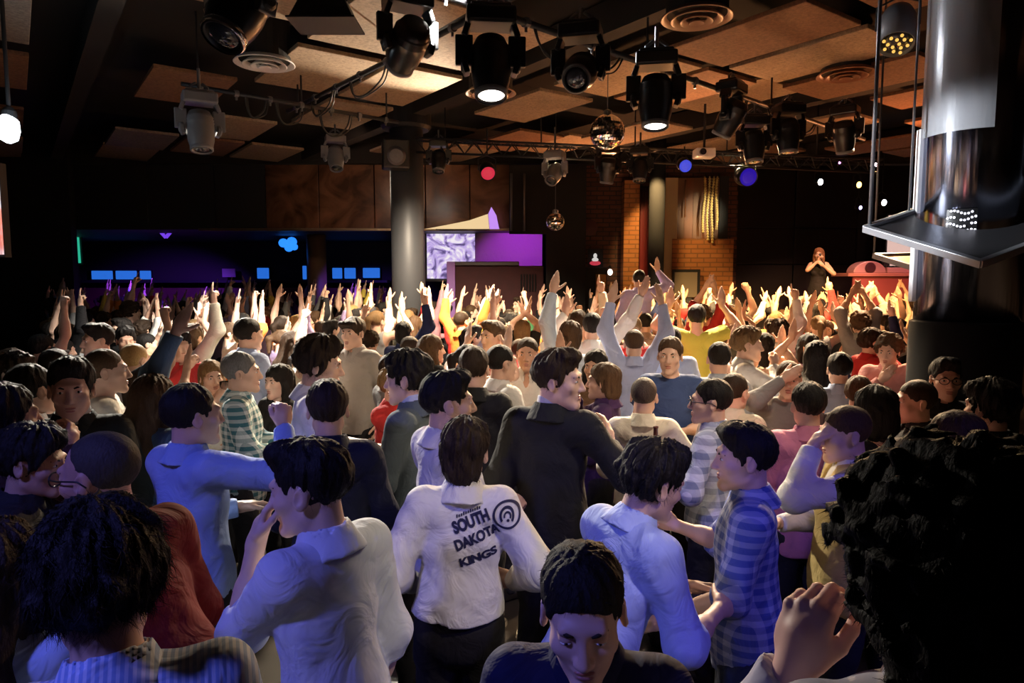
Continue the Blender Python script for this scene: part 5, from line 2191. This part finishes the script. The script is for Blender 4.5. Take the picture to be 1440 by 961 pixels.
person(1209, 529, 4.35, -25, 'brown-haired person just left of the dark bob', hair='short', hairc=BROWN, face=True, top=T((.10, .08, .09), kind='sweater', collar=False), R='front', L='front', head=(-20, 0, 0))
person(1232, 543, 3.3, 0, 'person with a black bob in a dark dress, next to the yellow waistcoat', fem=True, hair='bob', hairc=BLACK, top=T((.02, .02, .022), kind='sweater', collar=False), R='front', L='front')
person(1396, 538, 3.3, 20, 'shadowy person in black before the pillar sleeve', hair='messy', hairc=BLACK, top=T((.012, .012, .012), kind='jacket'), R='front', L='front')
person(1345, 578, 2.75, 60, 'brown-haired head peeping above the huge curly head', hair='short', hairc=BROWN, top=T((.03, .03, .032), kind='jacket'), R='front', L='front', smin=.8)
# standing out of the crowd with raised arms
person(833, 440, 6.5, -8, 'man in a bright white shirt stretching one long arm up before the red curtain', hair='short', hairc=BLACK, top=T((.86, .84, .80)), R=((.30, .12, .47), (1, .2, -.4), 'flat', None, (-.3, 1, 0)), L='bentup')
person(899, 379, 8.6, -8, 'person in lavender raised high on someone\'s shoulders below the slim column', base=.66, hair='crop', hairc=BLACK, top=T((.42, .38, .74)), R='bentup', L='down', sit=True)
person(908, 440, 8.45, -8, 'person carrying the lavender-shirted rider', hair='crop', hairc=BLACK, top=T((.4, .3, .25)), R='front', L='front')
person(803, 452, 5.9, -5, 'person in a pale blue sleeve with one arm and spread hand straight up', hair='nape', hairc=BROWN, top=T((.55, .64, .78)), L=((.02, .12, .53), (1, .3, 0), 'open', None, (0, 1, 0)), R='front')
person(892, 462, 5.9, -6, 'person in a pale blue shirt lifting both arms high', hair='shaved', hairc=BROWN, top=T((.45, .52, .80)), R=((.10, .12, .50), (1, .2, -.3), 'flat', None, (-.6, .8, 0)), L='up')
person(980, 428, 7.2, -12, 'person in acid yellow-green below the golden garlands', hair='short', hairc=BLACK, top=T((.58, .60, .10), kind='tee', sleeve='short', collar=False), R='bentup', L='bentup')
person(58, 470, 6.1, -15, 'lone pointing arm in the dark by the side wall', hair='short', hairc=BLACK, top=T((.05, .04, .04), kind='tee', sleeve='short', collar=False), R='point', L='down')
gl_root, gl_pose = person(296, 508, 5.0, -140, 'fair-haired person in a bright white top holding a beer glass', fem=True, hair='bob', hairc=LTBR, face=True, top=T((.8, .78, .74), kind='tee', sleeve='short', collar=False), R='drink', L='front', skin=SKIN_B)

# singer on the stage
si_root, si_pose = person(1152, 349, 14.7, 152, 'singer with long auburn hair on the stage holding a microphone', base=1.05, fem=True, hair='long', hairc=(.22, .10, .05), face='simple', skin=SKIN_B, q=QF,
                          top=T((.02, .018, .02), kind='tank', sleeve='none', collar=False), R=((.0, .20, -.13), (.9, -.1, -.8), 'grip', (-.3, .1, .9), (-.9, .2, 0), 'head'), L=((-.04, .22, -.02), (.9, .0, -.8), 'relaxed', (-.5, .3, .5), (-.5, -.5, 0)))


# ---- things held in hands
def held(root, s, nm, off=.075):
    S0, E, W, fd, pn, sd, hp = s.arms[nm]
    p = W + fd * off + pn.normalized() * .035
    return root.matrix_world @ p


p = held(bt_root, bt_pose, 'L')
bo = empty('bottle', tuple(p))
bm = bmesh.new()
lathe(bm, [(.025, -.10), (.031, -.095), (.032, .03), (.027, .06), (.014, .095), (.0125, .145), (.015, .15), (.015, .158)], 20)
obj('glass', bm, mat('brown_glass', (.10, .02, .012), rough=.1, coat=.6), bo, smooth=True)
bm = bmesh.new()
lathe(bm, [(.0325, -.075), (.0330, -.074), (.0330, .005), (.0325, .006)], 20, cap=False)
obj('label', bm, mat('bottle_label', (.75, .03, .04), rough=.4), bo, smooth=True)
tag(bo, 'brown bottle with a bright red label held out by the man in checks', 'bottle')
p = held(gl_root, gl_pose, 'R')
gl = empty('beer_glass', tuple(p))
bm = bmesh.new()
lathe(bm, [(.030, -.09), (.033, -.085), (.044, .07), (.042, .07), (.032, -.078), (.001, -.08)], 24)
m_, nt, b = newmat('clear_glass')
b.inputs['Transmission Weight'].default_value = 1
b.inputs['Roughness'].default_value = .02
obj('tumbler', bm, m_, gl, smooth=True)
bm = bmesh.new()
lathe(bm, [(.0305, -.076), (.0400, .045), (.0005, .046)], 24)
obj('beer', bm, mat('amber_beer', (.85, .50, .05), rough=.1), gl, smooth=True)
tag(gl, 'glass of amber beer held up by the fair-haired person in white', 'glass')
p = held(si_root, si_pose, 'R')
mi = empty('microphone', tuple(p), (0, R_(-20), 0))
bm = bmesh.new()
lathe(bm, [(.010, -.10), (.013, 0), (.018, .05)], 14)
obj('handle', bm, M_blk2, mi, smooth=True)
bm = bmesh.new()
ball(bm, (0, 0, .07), .027, None, 14, 9)
obj('grille', bm, M_steel, mi, smooth=True)
tag(mi, 'microphone held in front of the singer on the stage', 'microphone')


# ---- print on the back of the white shirt
def back_print():
    shirt = sd_pose.top_obj
    me = shirt.data
    n = len(me.vertices)
    co = np.empty(n * 3, dtype=np.float32)
    me.vertices.foreach_get('co', co)
    vs = [Vector(v) for v in co.reshape(-1, 3)]
    bvh = BVHTree.FromPolygons(vs, [tuple(p.vertices) for p in me.polygons])
    inv = sd_root.matrix_world.inverted()
    ink = mat('shirt_ink', (.012, .012, .05), rough=.7)

    def loc(px, py):
        o = inv @ Vector((0, 0, CAMZ))
        d = (inv.to_3x3() @ ray(px, py)).normalized()
        hit = bvh.ray_cast(o, d)[0]
        return hit if hit is not None else o + d * 2.4

    def drape(name, bm):
        for _ in range(2):
            bmesh.ops.triangulate(bm, faces=bm.faces[:])
            es = [e for e in bm.edges if e.calc_length() > .008]
            if es:
                bmesh.ops.subdivide_edges(bm, edges=es, cuts=1)
        bmesh.ops.triangulate(bm, faces=bm.faces[:])
        for v in bm.verts:
            h = bvh.ray_cast(Vector((v.co.x, -.6, v.co.z)), Vector((0, 1, 0)))[0]
            v.co.y = (h.y if h is not None else v.co.y) - .0032
        bmesh.ops.recalc_face_normals(bm, faces=bm.faces[:])
        return obj(name, bm, ink, shirt)

    def word(txt, p0, p1, squeeze=1.0):
        """letters from pixel p0 to pixel p1 along the baseline"""
        a, b_ = loc(*p0), loc(*p1)
        cu = bpy.data.curves.new('letters', 'FONT')
        cu.body = txt
        cu.size = 1.0
        cu.offset = .05
        cu.resolution_u = 3
        to = bpy.data.objects.new('letters', cu)
        C.objects.link(to)
        dg = bpy.context.evaluated_depsgraph_get()
        tm = bpy.data.meshes.new_from_object(to.evaluated_get(dg))
        bpy.data.objects.remove(to)
        bm = bmesh.new()
        bm.from_mesh(tm)
        xs_ = [v.co.x for v in bm.verts]
        ys_ = [v.co.y for v in bm.verts]
        x0, x1, y0, y1 = min(xs_), max(xs_), min(ys_), max(ys_)
        d = Vector((b_.x - a.x, 0, b_.z - a.z))
        L_ = d.length
        d.normalize()
        up = Vector((-d.z, 0, d.x))
        sx = L_ / (x1 - x0)
        sy = squeeze
        for v in bm.verts:
            q = Vector((a.x, 0, a.z)) + d * ((v.co.x - x0) * sx) + up * ((v.co.y - y0) / (y1 - y0) * sy)
            v.co = (q.x, -.2, q.z)
        return drape('lettering', bm)

    word('SOUTH', (640, 752), (690, 731), .050)
    word('DAKOTA', (643, 776), (704, 748), .044)
    word('KINGS', (648, 798), (700, 776), .036)
    # line of print too small to read
    bm = bmesh.new()
    a, b_ = loc(641, 729), loc(676, 715)
    d = (b_ - a)
    for i in range(11):
        c = a + d * ((i + .5) / 11)
        hh = .010 if i % 3 else .013
        q = [bm.verts.new((c.x + x, -.2, c.z + z + x * .3)) for x, z in ((-.0026, 0), (.0026, 0), (.0026, hh), (-.0026, hh))]
        bm.faces.new(q)
    drape('small_print', bm)
    # round emblem: ring with nested arches
    c = loc(713, 724)
    bm = bmesh.new()

    def arc(r0, r1, a0, a1, cx=0, cz=0, n_=40, sx=1.0, sz=1.0):
        pr = None
        for i in range(n_ + 1):
            t = a0 + (a1 - a0) * i / n_
            cur = [bm.verts.new((c.x + cx + r * math.cos(t) * sx, -.2, c.z + cz + r * math.sin(t) * sz)) for r in (r0, r1)]
            if pr:
                bm.faces.new((pr[0], pr[1], cur[1], cur[0]))
            pr = cur
    arc(.047, .056, 0, 2 * PI)
    arc(.024, .034, R_(-40), R_(220), 0, -.004, 30, .86, 1.15)
    arc(.010, .017, R_(-30), R_(200), .002, -.006, 20, .9, 1.2)
    arc(.0, .006, 0, 2 * PI, .004, -.022, 10)
    drape('emblem', bm)


back_print()
# ------------------------------------------------------------------ the packed dance floor
rc = random.Random(42)
QC = (.024, .0088, .0108, .0145)
BOTH = 'both arms up'
ONE = 'one arm up'
POINT = 'finger up'
DOWN = 'arms down'
proto_spec = [
    # hair, fem, R, L, head, garment, sleeve, pose words, faces camera
    ('short', 0, 'front', 'front', (0, 0, 0), 'shirt', 'long', DOWN, 0),
    ('crop', 0, 'down', 'front', (20, 0, 0), 'tee', 'short', DOWN, 0),
    ('quiff', 0, 'up', 'down', (-10, -6, 0), 'shirt', 'roll', ONE, 0),
    ('messy', 0, 'point', 'front', (0, -4, 0), 'shirt', 'long', POINT, 0),
    ('long', 1, 'up', 'upout', (5, -8, 0), 'tank', 'none', BOTH, 0),
    ('bob', 1, 'clap', 'clap', (0, -6, 0), 'tee', 'short', 'clapping overhead', 0),
    ('short', 0, 'upout', 'up', (0, -10, 0), 'tee', 'short', BOTH, 0),
    ('pony', 1, 'bentup', 'bentup', (-10, 0, 0), 'tank', 'none', 'hands lifted', 0),
    ('crop', 0, 'fist', 'down', (0, 0, 0), 'tee', 'short', 'fist raised', 0),
    ('curly', 0, 'upin', 'upin', (0, -8, 0), 'shirt', 'roll', BOTH, 0),
    ('long', 1, 'front', 'down', (-25, 0, 0), 'tee', 'short', DOWN, 0),
    ('nape', 0, 'vee', 'front', (10, 0, 0), 'shirt', 'long', 'V sign raised', 0),
    ('short', 0, 'up', 'bentup', (180, 0, 0), 'tee', 'short', BOTH, 1),
    ('long', 1, 'bentup', 'front', (180, 0, 0), 'tank', 'none', ONE, 1),
    ('quiff', 0, 'hold', 'down', (180, 0, 0), 'shirt', 'long', 'facing camera', 1),
    ('bob', 1, 'up', 'point', (180, 0, 0), 'tee', 'short', BOTH, 1),
    ('crop', 0, 'hold', 'upout', (80, 0, 0), 'shirt', 'roll', ONE, 0),
    ('messy', 0, 'drink', 'front', (-80, 0, 0), 'shirt', 'long', 'sideways', 0),
    ('pony', 1, 'up', 'up', (0, -12, 0), 'tank', 'none', BOTH, 0),
    ('short', 0, 'bentup', 'up', (-15, -8, 0), 'tee', 'short', BOTH, 0),
    ('crop', 0, 'upout', 'upout', (0, -5, 0), 'shirt', 'long', 'arms spread high', 0),
    ('curly', 1, 'down', 'point', (0, 0, 0), 'tank', 'none', POINT, 0),
]
protos = []
for i, (hr, fm, ra, la, hd, gar, slv, words_, cam_) in enumerate(proto_spec):
    turn = 0
    if hd[0] == 180:
        turn, hd = 180, (0, hd[1], 0)
    elif abs(hd[0]) == 80:
        turn, hd = hd[0], (0, 0, 0)
    P = dict(q=QC, hq=.0078, hair=hr, fem=bool(fm), R=ra, L=la, head=hd, w=rc.uniform(.88, 1.0), seed=i + 60, ph=.03,
             top=dict(kind=gar, sleeve=slv, collar=(gar == 'shirt'), fold=.005, loose=.012, h=.0145), face='simple' if cam_ else None, lean=rc.uniform(0, 5))
    root, s = make_person(P, 'person')
    protos.append((root, s, turn, hr, gar, words_, cam_))

shirt_cols = [('white', (.82, .80, .76), 9), ('cream', (.76, .68, .52), 3), ('pale-blue', (.42, .52, .78), 4), ('black', (.015, .015, .017), 6), ('charcoal', (.06, .06, .065), 4), ('red', (.50, .03, .03), 3),
              ('orange', (.75, .25, .05), 2), ('yellow', (.72, .56, .10), 2), ('pink', (.72, .32, .38), 3), ('grey', (.30, .30, .30), 3), ('navy', (.02, .03, .10), 3), ('green', (.08, .24, .10), 1),
              ('lilac', (.42, .34, .60), 2), ('brown', (.16, .09, .05), 2)]
shirt_pool = [c for c in shirt_cols for _ in range(c[2])]
hair_cols = [('black', BLACK, 7), ('dark-brown', DKBR, 6), ('brown', BROWN, 5), ('light-brown', LTBR, 2), ('blond', BLOND, 1)]
hair_pool = [c for c in hair_cols for _ in range(c[2])]
skins = [SKIN_A, SKIN_B, SKIN_C, (.70, .47, .35)]
garw = {'shirt': 'shirt', 'tee': 'T-shirt', 'tank': 'top'}
hairw = {'short': '', 'crop': 'cropped', 'quiff': 'swept', 'messy': 'messy', 'long': 'long', 'bob': 'bobbed', 'pony': 'ponytailed', 'curly': 'curly', 'nape': 'shaggy'}
used = set()
crowd = []
BACKS = [i for i, p in enumerate(protos) if not p[6]]


def place_crowd(x, y, k, sc, group, yaw=None):
    root, s, turn, hr, gar, words_, cam_ = protos[k]
    if k in used:
        o = root.copy()
        C.objects.link(o)
        for ch in root.children:
            c = ch.copy()
            C.objects.link(c)
            c.parent = o
    else:
        used.add(k)
        o = root
    sh, hc = rc.choice(shirt_pool), rc.choice(hair_pool)
    sk = rc.choice(skins)
    for ob, m_ in [(o, skin(sk))] + [(c, hairmat(hc[1]) if c.name.startswith('hair') else (cloth(sh[1]) if c.name.split('.')[0] in ('shirt', 'tee', 'tank', 'collar') else None)) for c in o.children]:
        if m_ is not None:
            ob.material_slots[0].link = 'OBJECT'
            ob.material_slots[0].material = m_
    if yaw is None:
        yaw = -math.degrees(math.atan2(6.8 - x, 15.5 - y)) * .8 + turn + rc.uniform(-22, 22)
    o.location = (x, y, 0)
    o.rotation_euler = (0, 0, R_(yaw))
    o.scale = (sc, sc, sc)
    q = Rz(yaw) @ (s.top * sc)
    crowd.append((o, proj((x + q.x, y + q.y, q.z)), y, sh[0], garw[gar], hc[0], hairw[hr], words_, group))


last = -1
Y = 4.5
row = 0
while Y < 14.3:
    x0, x1 = at(70 if Y > 7 else 40, 430, Y).x, at(1282 if Y > 5.6 else 1262, 430, Y).x
    x = max(x0, -9.5) + rc.uniform(0, .4)
    while x < x1:
        xx_, yy_ = x + rc.uniform(-.12, .12), Y + rc.uniform(-.18, .18)
        x += .58 if Y < 9.6 else .78
        if any((xx_ - a) ** 2 + (yy_ - b_) ** 2 < .47 ** 2 for a, b_ in occupied):
            continue
        if math.hypot(xx_ - at(574, 393, 11.6).x, yy_ - 11.6) < .62 or math.hypot(xx_ - PC.x, yy_ - PC.y) < .8:
            continue
        if xx_ > 4.6 and yy_ > 13.8:
            continue
        front = Y < 7.2
        while True:
            k = rc.randrange(len(protos))
            up = protos[k][5] not in (DOWN, 'sideways', 'facing camera')
            if k == last:
                continue
            if front and up and rc.random() < .80:
                continue
            if not front and not up and rc.random() < (.35 if Y < 9 else .55):
                continue
            if protos[k][6] and rc.random() < .5:
                continue
            break
        last = k
        h = rc.gauss(.985, .045)
        if protos[k][1].P.get('fem'):
            h -= .03
        place_crowd(xx_, yy_, k, max(.88, min(1.07, h)), 'dancers packed on the dance floor')
        occupied.append((xx_, yy_))
    Y += .58 if Y < 9.6 else .72
    row += 1
# people at the far bar, under the balcony
for i in range(24):
    px = 122 + i * 17.5 + rc.uniform(-5, 5)
    Y = 16.1 + (i * 7 % 5) * .62
    k = rc.choice([0, 2, 3, 6, 8, 9, 11, 18, 19])
    p = at(px, 400, Y)
    if p.x < XL + .55 or any((p.x - a) ** 2 + (Y - b_) ** 2 < .4 ** 2 for a, b_ in occupied) or math.hypot(p.x - at(446, 393, 17.6).x, Y - 17.6) < .55:
        continue
    occupied.append((p.x, Y))
    place_crowd(p.x, Y, k, rc.uniform(.93, 1.04), 'people at the violet lit bar')
for i, p in enumerate(protos):
    if i not in used:
        for c in list(p[0].children):
            bpy.data.objects.remove(c)
        bpy.data.objects.remove(p[0])


# ---- names that tell one from the other: look first, then what stands behind, then order
def zone(px, y):
    if y > 15.4:
        return 'at violet bar'
    for lim, w in ((120, 'by dark side wall'), (215, 'before long blue light'), (310, 'before dark bar'), (420, 'below pale notice'), (485, 'before brown column'), (548, 'before blue squares'),
                   (605, 'under thick grey column'), (640, 'before projected picture'), (715, 'before maroon booth'), (765, 'under twin pipes'), (818, 'under small mirror ball'), (875, 'before brick wall'),
                   (915, 'before red curtain'), (950, 'under slim column'), (1030, 'under golden garlands'), (1120, 'before black stage wall'), (1190, 'below singer'), (2000, 'before DJ desk')):
        if px < lim:
            return w


def band(y):
    return '' if y > 15.4 else ('near, ' if y < 7 else ('midway, ' if y < 10.4 else 'deep, '))


names = {}
for c in crowd:
    o, (px, py), y, shn, gw, hn, hw, wd, g = c
    lab = f"{(hw + ' ') if hw else ''}{hn}-haired dancer, {shn} {gw}, {wd}, {band(y)}{zone(px, y)}"
    names.setdefault(lab, []).append(c)
ORD = ['first', 'second', 'third', 'fourth', 'fifth', 'sixth', 'seventh', 'eighth']
for lab, cs in names.items():
    cs.sort(key=lambda c: c[1][0])
    for i, c in enumerate(cs):
        o = c[0]
        l2 = lab if len(cs) == 1 else f'{lab}, {ORD[i]} from left'
        tag(o, l2, 'person', c[8])
print('CROWD', len(crowd), 'PEOPLE', len(crowd) + 50, 'dup labels', sum(len(v) > 1 for v in names.values()), 'max words', max(len(o[0]['label'].replace('-', ' ').split()) for o in crowd))
# ------------------------------------------------------------------ light
S.view_settings.view_transform = 'Standard'
S.view_settings.look = 'None'
S.view_settings.gamma = 1.0
S.view_settings.use_curve_mapping = False
S.view_settings.exposure = 0.0
S.cycles.diffuse_bounces = 2
S.cycles.max_bounces = 6
w = bpy.data.worlds.new('world')
S.world = w
w.use_nodes = True
bg = w.node_tree.nodes.get('Background')
bg.inputs[0].default_value = (.03, .03, .045, 1)
bg.inputs[1].default_value = .04


def spot(name, loc, target, c, energy, angle=35, blend=.4, r=.08):
    l = bpy.data.lights.new(name, 'SPOT')
    l.energy = energy
    l.color = c
    l.spot_size = R_(angle)
    l.spot_blend = blend
    l.shadow_soft_size = r
    o = link(bpy.data.objects.new(name, l))
    o.location = loc
    o.rotation_euler = (Vector(target) - Vector(loc)).to_track_quat('-Z', 'Y').to_euler()
    return o


def point(name, loc, c, energy, r=.1):
    l = bpy.data.lights.new(name, 'POINT')
    l.energy = energy
    l.color = c
    l.shadow_soft_size = r
    o = link(bpy.data.objects.new(name, l))
    o.location = loc
    return o


WARM = (1, .68, .36)
WARMW = (1, .80, .56)
COLD = (.86, .92, 1)
BLUE = (.16, .20, 1.0)
VIOL = (.19, .20, 1.0)
# backlight from the far truss over the dance floor
spot('light_back_warm', (.6, 12.4, 4.5), (.5, 7.6, 1.3), WARM, 4600, 46, .6)
spot('light_back_warm', (4.0, 12.4, 4.4), (3.1, 7.2, 1.3), WARM, 5600, 48, .6)
spot('light_back_warm', (7.0, 12.9, 4.4), (5.4, 9.4, 1.3), (1, .50, .22), 4200, 56, .6)
spot('light_back_warm', (-2.0, 12.2, 4.5), (-1.8, 8.0, 1.3), WARMW, 3600, 44, .6)
# front wash from the rig onto raised hands
spot('light_rig_wash', (-.6, 6.9, 4.5), (-.9, 10.4, 1.5), WARMW, 4200, 62, .7)
spot('light_rig_wash', (3.0, 9.0, 4.4), (3.7, 11.4, 1.4), (1, .62, .26), 4600, 72, .7)
spot('light_rig_wash', (5.2, 9.2, 4.4), (6.0, 12.0, 1.5), (1, .50, .17), 3600, 64, .7)
# hard white beam on the group under the silvery lamp
spot('light_white_beam', (-.3, 5.4, 4.5), (-2.9, 7.2, 1.9), (1, .93, .82), 6500, 36, .5)
spot('light_white_beam', (-4.2, 9.6, 4.4), (-2.3, 5.4, 1.6), (1, .90, .76), 4200, 40, .5)
# purple at the far bar
spot('light_bar_violet', (-8.2, 15.9, 3.2), (-9.4, 18.6, 1.3), (.22, .05, 1), 1000, 70, .6)
spot('light_bar_violet', (-3.6, 16.2, 3.2), (-4.0, 18.6, 1.2), (.20, .07, 1), 320, 70, .6)
spot('light_booth', (.2, 15.55, 3.3), (.15, 16.9, 2.55), (.62, .06, 1), 70, 90, .5)
spot('light_fascia_fill', (-3.0, 11.6, 4.5), (-2.8, 15.6, 4.0), (1, .6, .4), 70, 70, .8)  # unseen warm wash added to brighten the balcony front
# brick corner
spot('light_brick', (2.9, 14.3, 4.5), (3.6, 16.2, 2.6), (1, .62, .22), 260, 60, .5)
spot('light_brick', (4.9, 14.2, 3.9), (4.45, 16.0, 3.7), (1, .85, .55), 220, 36, 1.0)
# singer and stage
spot('light_stage', (6.6, 12.6, 4.6), (6.6, 15.0, 2.0), (1, .50, .34), 420, 50, .6)
spot('light_desk', (8.6, 12.8, 4.4), (8.2, 15.1, 2.2), (1, .35, .3), 300, 40, .6)
# lamps of the rig turned up at the ceiling boards
spot('light_ceiling', (-.4, 10.6, 3.8), (-1.6, 8.0, 4.85), (1, .86, .66), 1150, 46, .8, .05)
spot('light_ceiling', (2.8, 10.9, 3.7), (1.8, 8.0, 4.85), (1, .45, .18), 190, 100, .6)
spot('light_ceiling', (6.8, 11.6, 3.6), (6.0, 9.4, 4.85), (1, .34, .12), 190, 120, .6)
spot('light_ceiling', (2.0, 13.6, 3.3), (1.4, 12.6, 4.85), (1, .40, .16), 200, 150, .6)
# close group: blue-violet from the camera's left, warm from the camera's right
spot('light_front_violet', (-2.6, -.4, 4.2), (-.6, 2.1, 1.0), VIOL, 360, 46, .6, .15)
spot('light_front_violet', (2.8, -.3, 3.9), (1.15, 2.0, 1.0), (.20, .15, 1.0), 210, 40, .7, .15)
spot('light_front_warm', (1.9, .3, 4.5), (-.25, 2.45, 1.1), (1, .84, .62), 280, 17, .5, .08)
spot('light_mid_warm', (2.8, 5.6, 4.5), (1.2, 3.7, 1.5), (1, .74, .5), 160, 42, .6, .1)
spot('light_mid_front', (2.4, 1.9, 4.6), (.1, 4.7, 1.4), (1, .82, .62), 380, 48, .7, .1)
spot('light_rim', (-1.0, 9.2, 4.5), (-.9, 5.8, 1.4), WARMW, 2400, 46, .6, .1)
spot('light_rim', (2.0, 9.0, 4.5), (1.3, 6.2, 1.4), WARMW, 3600, 54, .6, .1)
spot('light_rim', (5.0, 9.4, 4.5), (3.4, 6.6, 1.4), (1, .66, .38), 3800, 54, .6, .1)
point('light_flood', tuple(at(20, 183, 6.2)), (.75, .88, 1), 10, .08)
def mirror_lamp(px, py, dist):
    """where a lamp must hang for its reflection to show at that photo pixel on the round pillar"""
    o, d = Vector((0, 0, CAMZ)), ray(px, py).normalized()
    q = Vector((d.x, d.y))
    b_ = Vector((o.x - PC.x, o.y - PC.y))
    A, B, C_ = q.dot(q), 2 * b_.dot(q), b_.dot(b_) - PR * PR
    t = (-B - math.sqrt(max(0, B * B - 4 * A * C_))) / (2 * A)
    p = o + d * t
    n = Vector((p.x - PC.x, p.y - PC.y, 0)).normalized()
    return p, p + (d - 2 * d.dot(n) * n) * dist


p, l_ = mirror_lamp(1331, 276, 3.6)
spot('light_pillar_glint', l_, p, (.92, .95, 1), 1300, 24, .5, .09)
p, l_ = mirror_lamp(1322, 95, 3.2)
spot('light_sheet_fill', l_, p, (.95, .96, 1), 220, 34, .7, .25)  # unseen lamp added to brighten the silver film
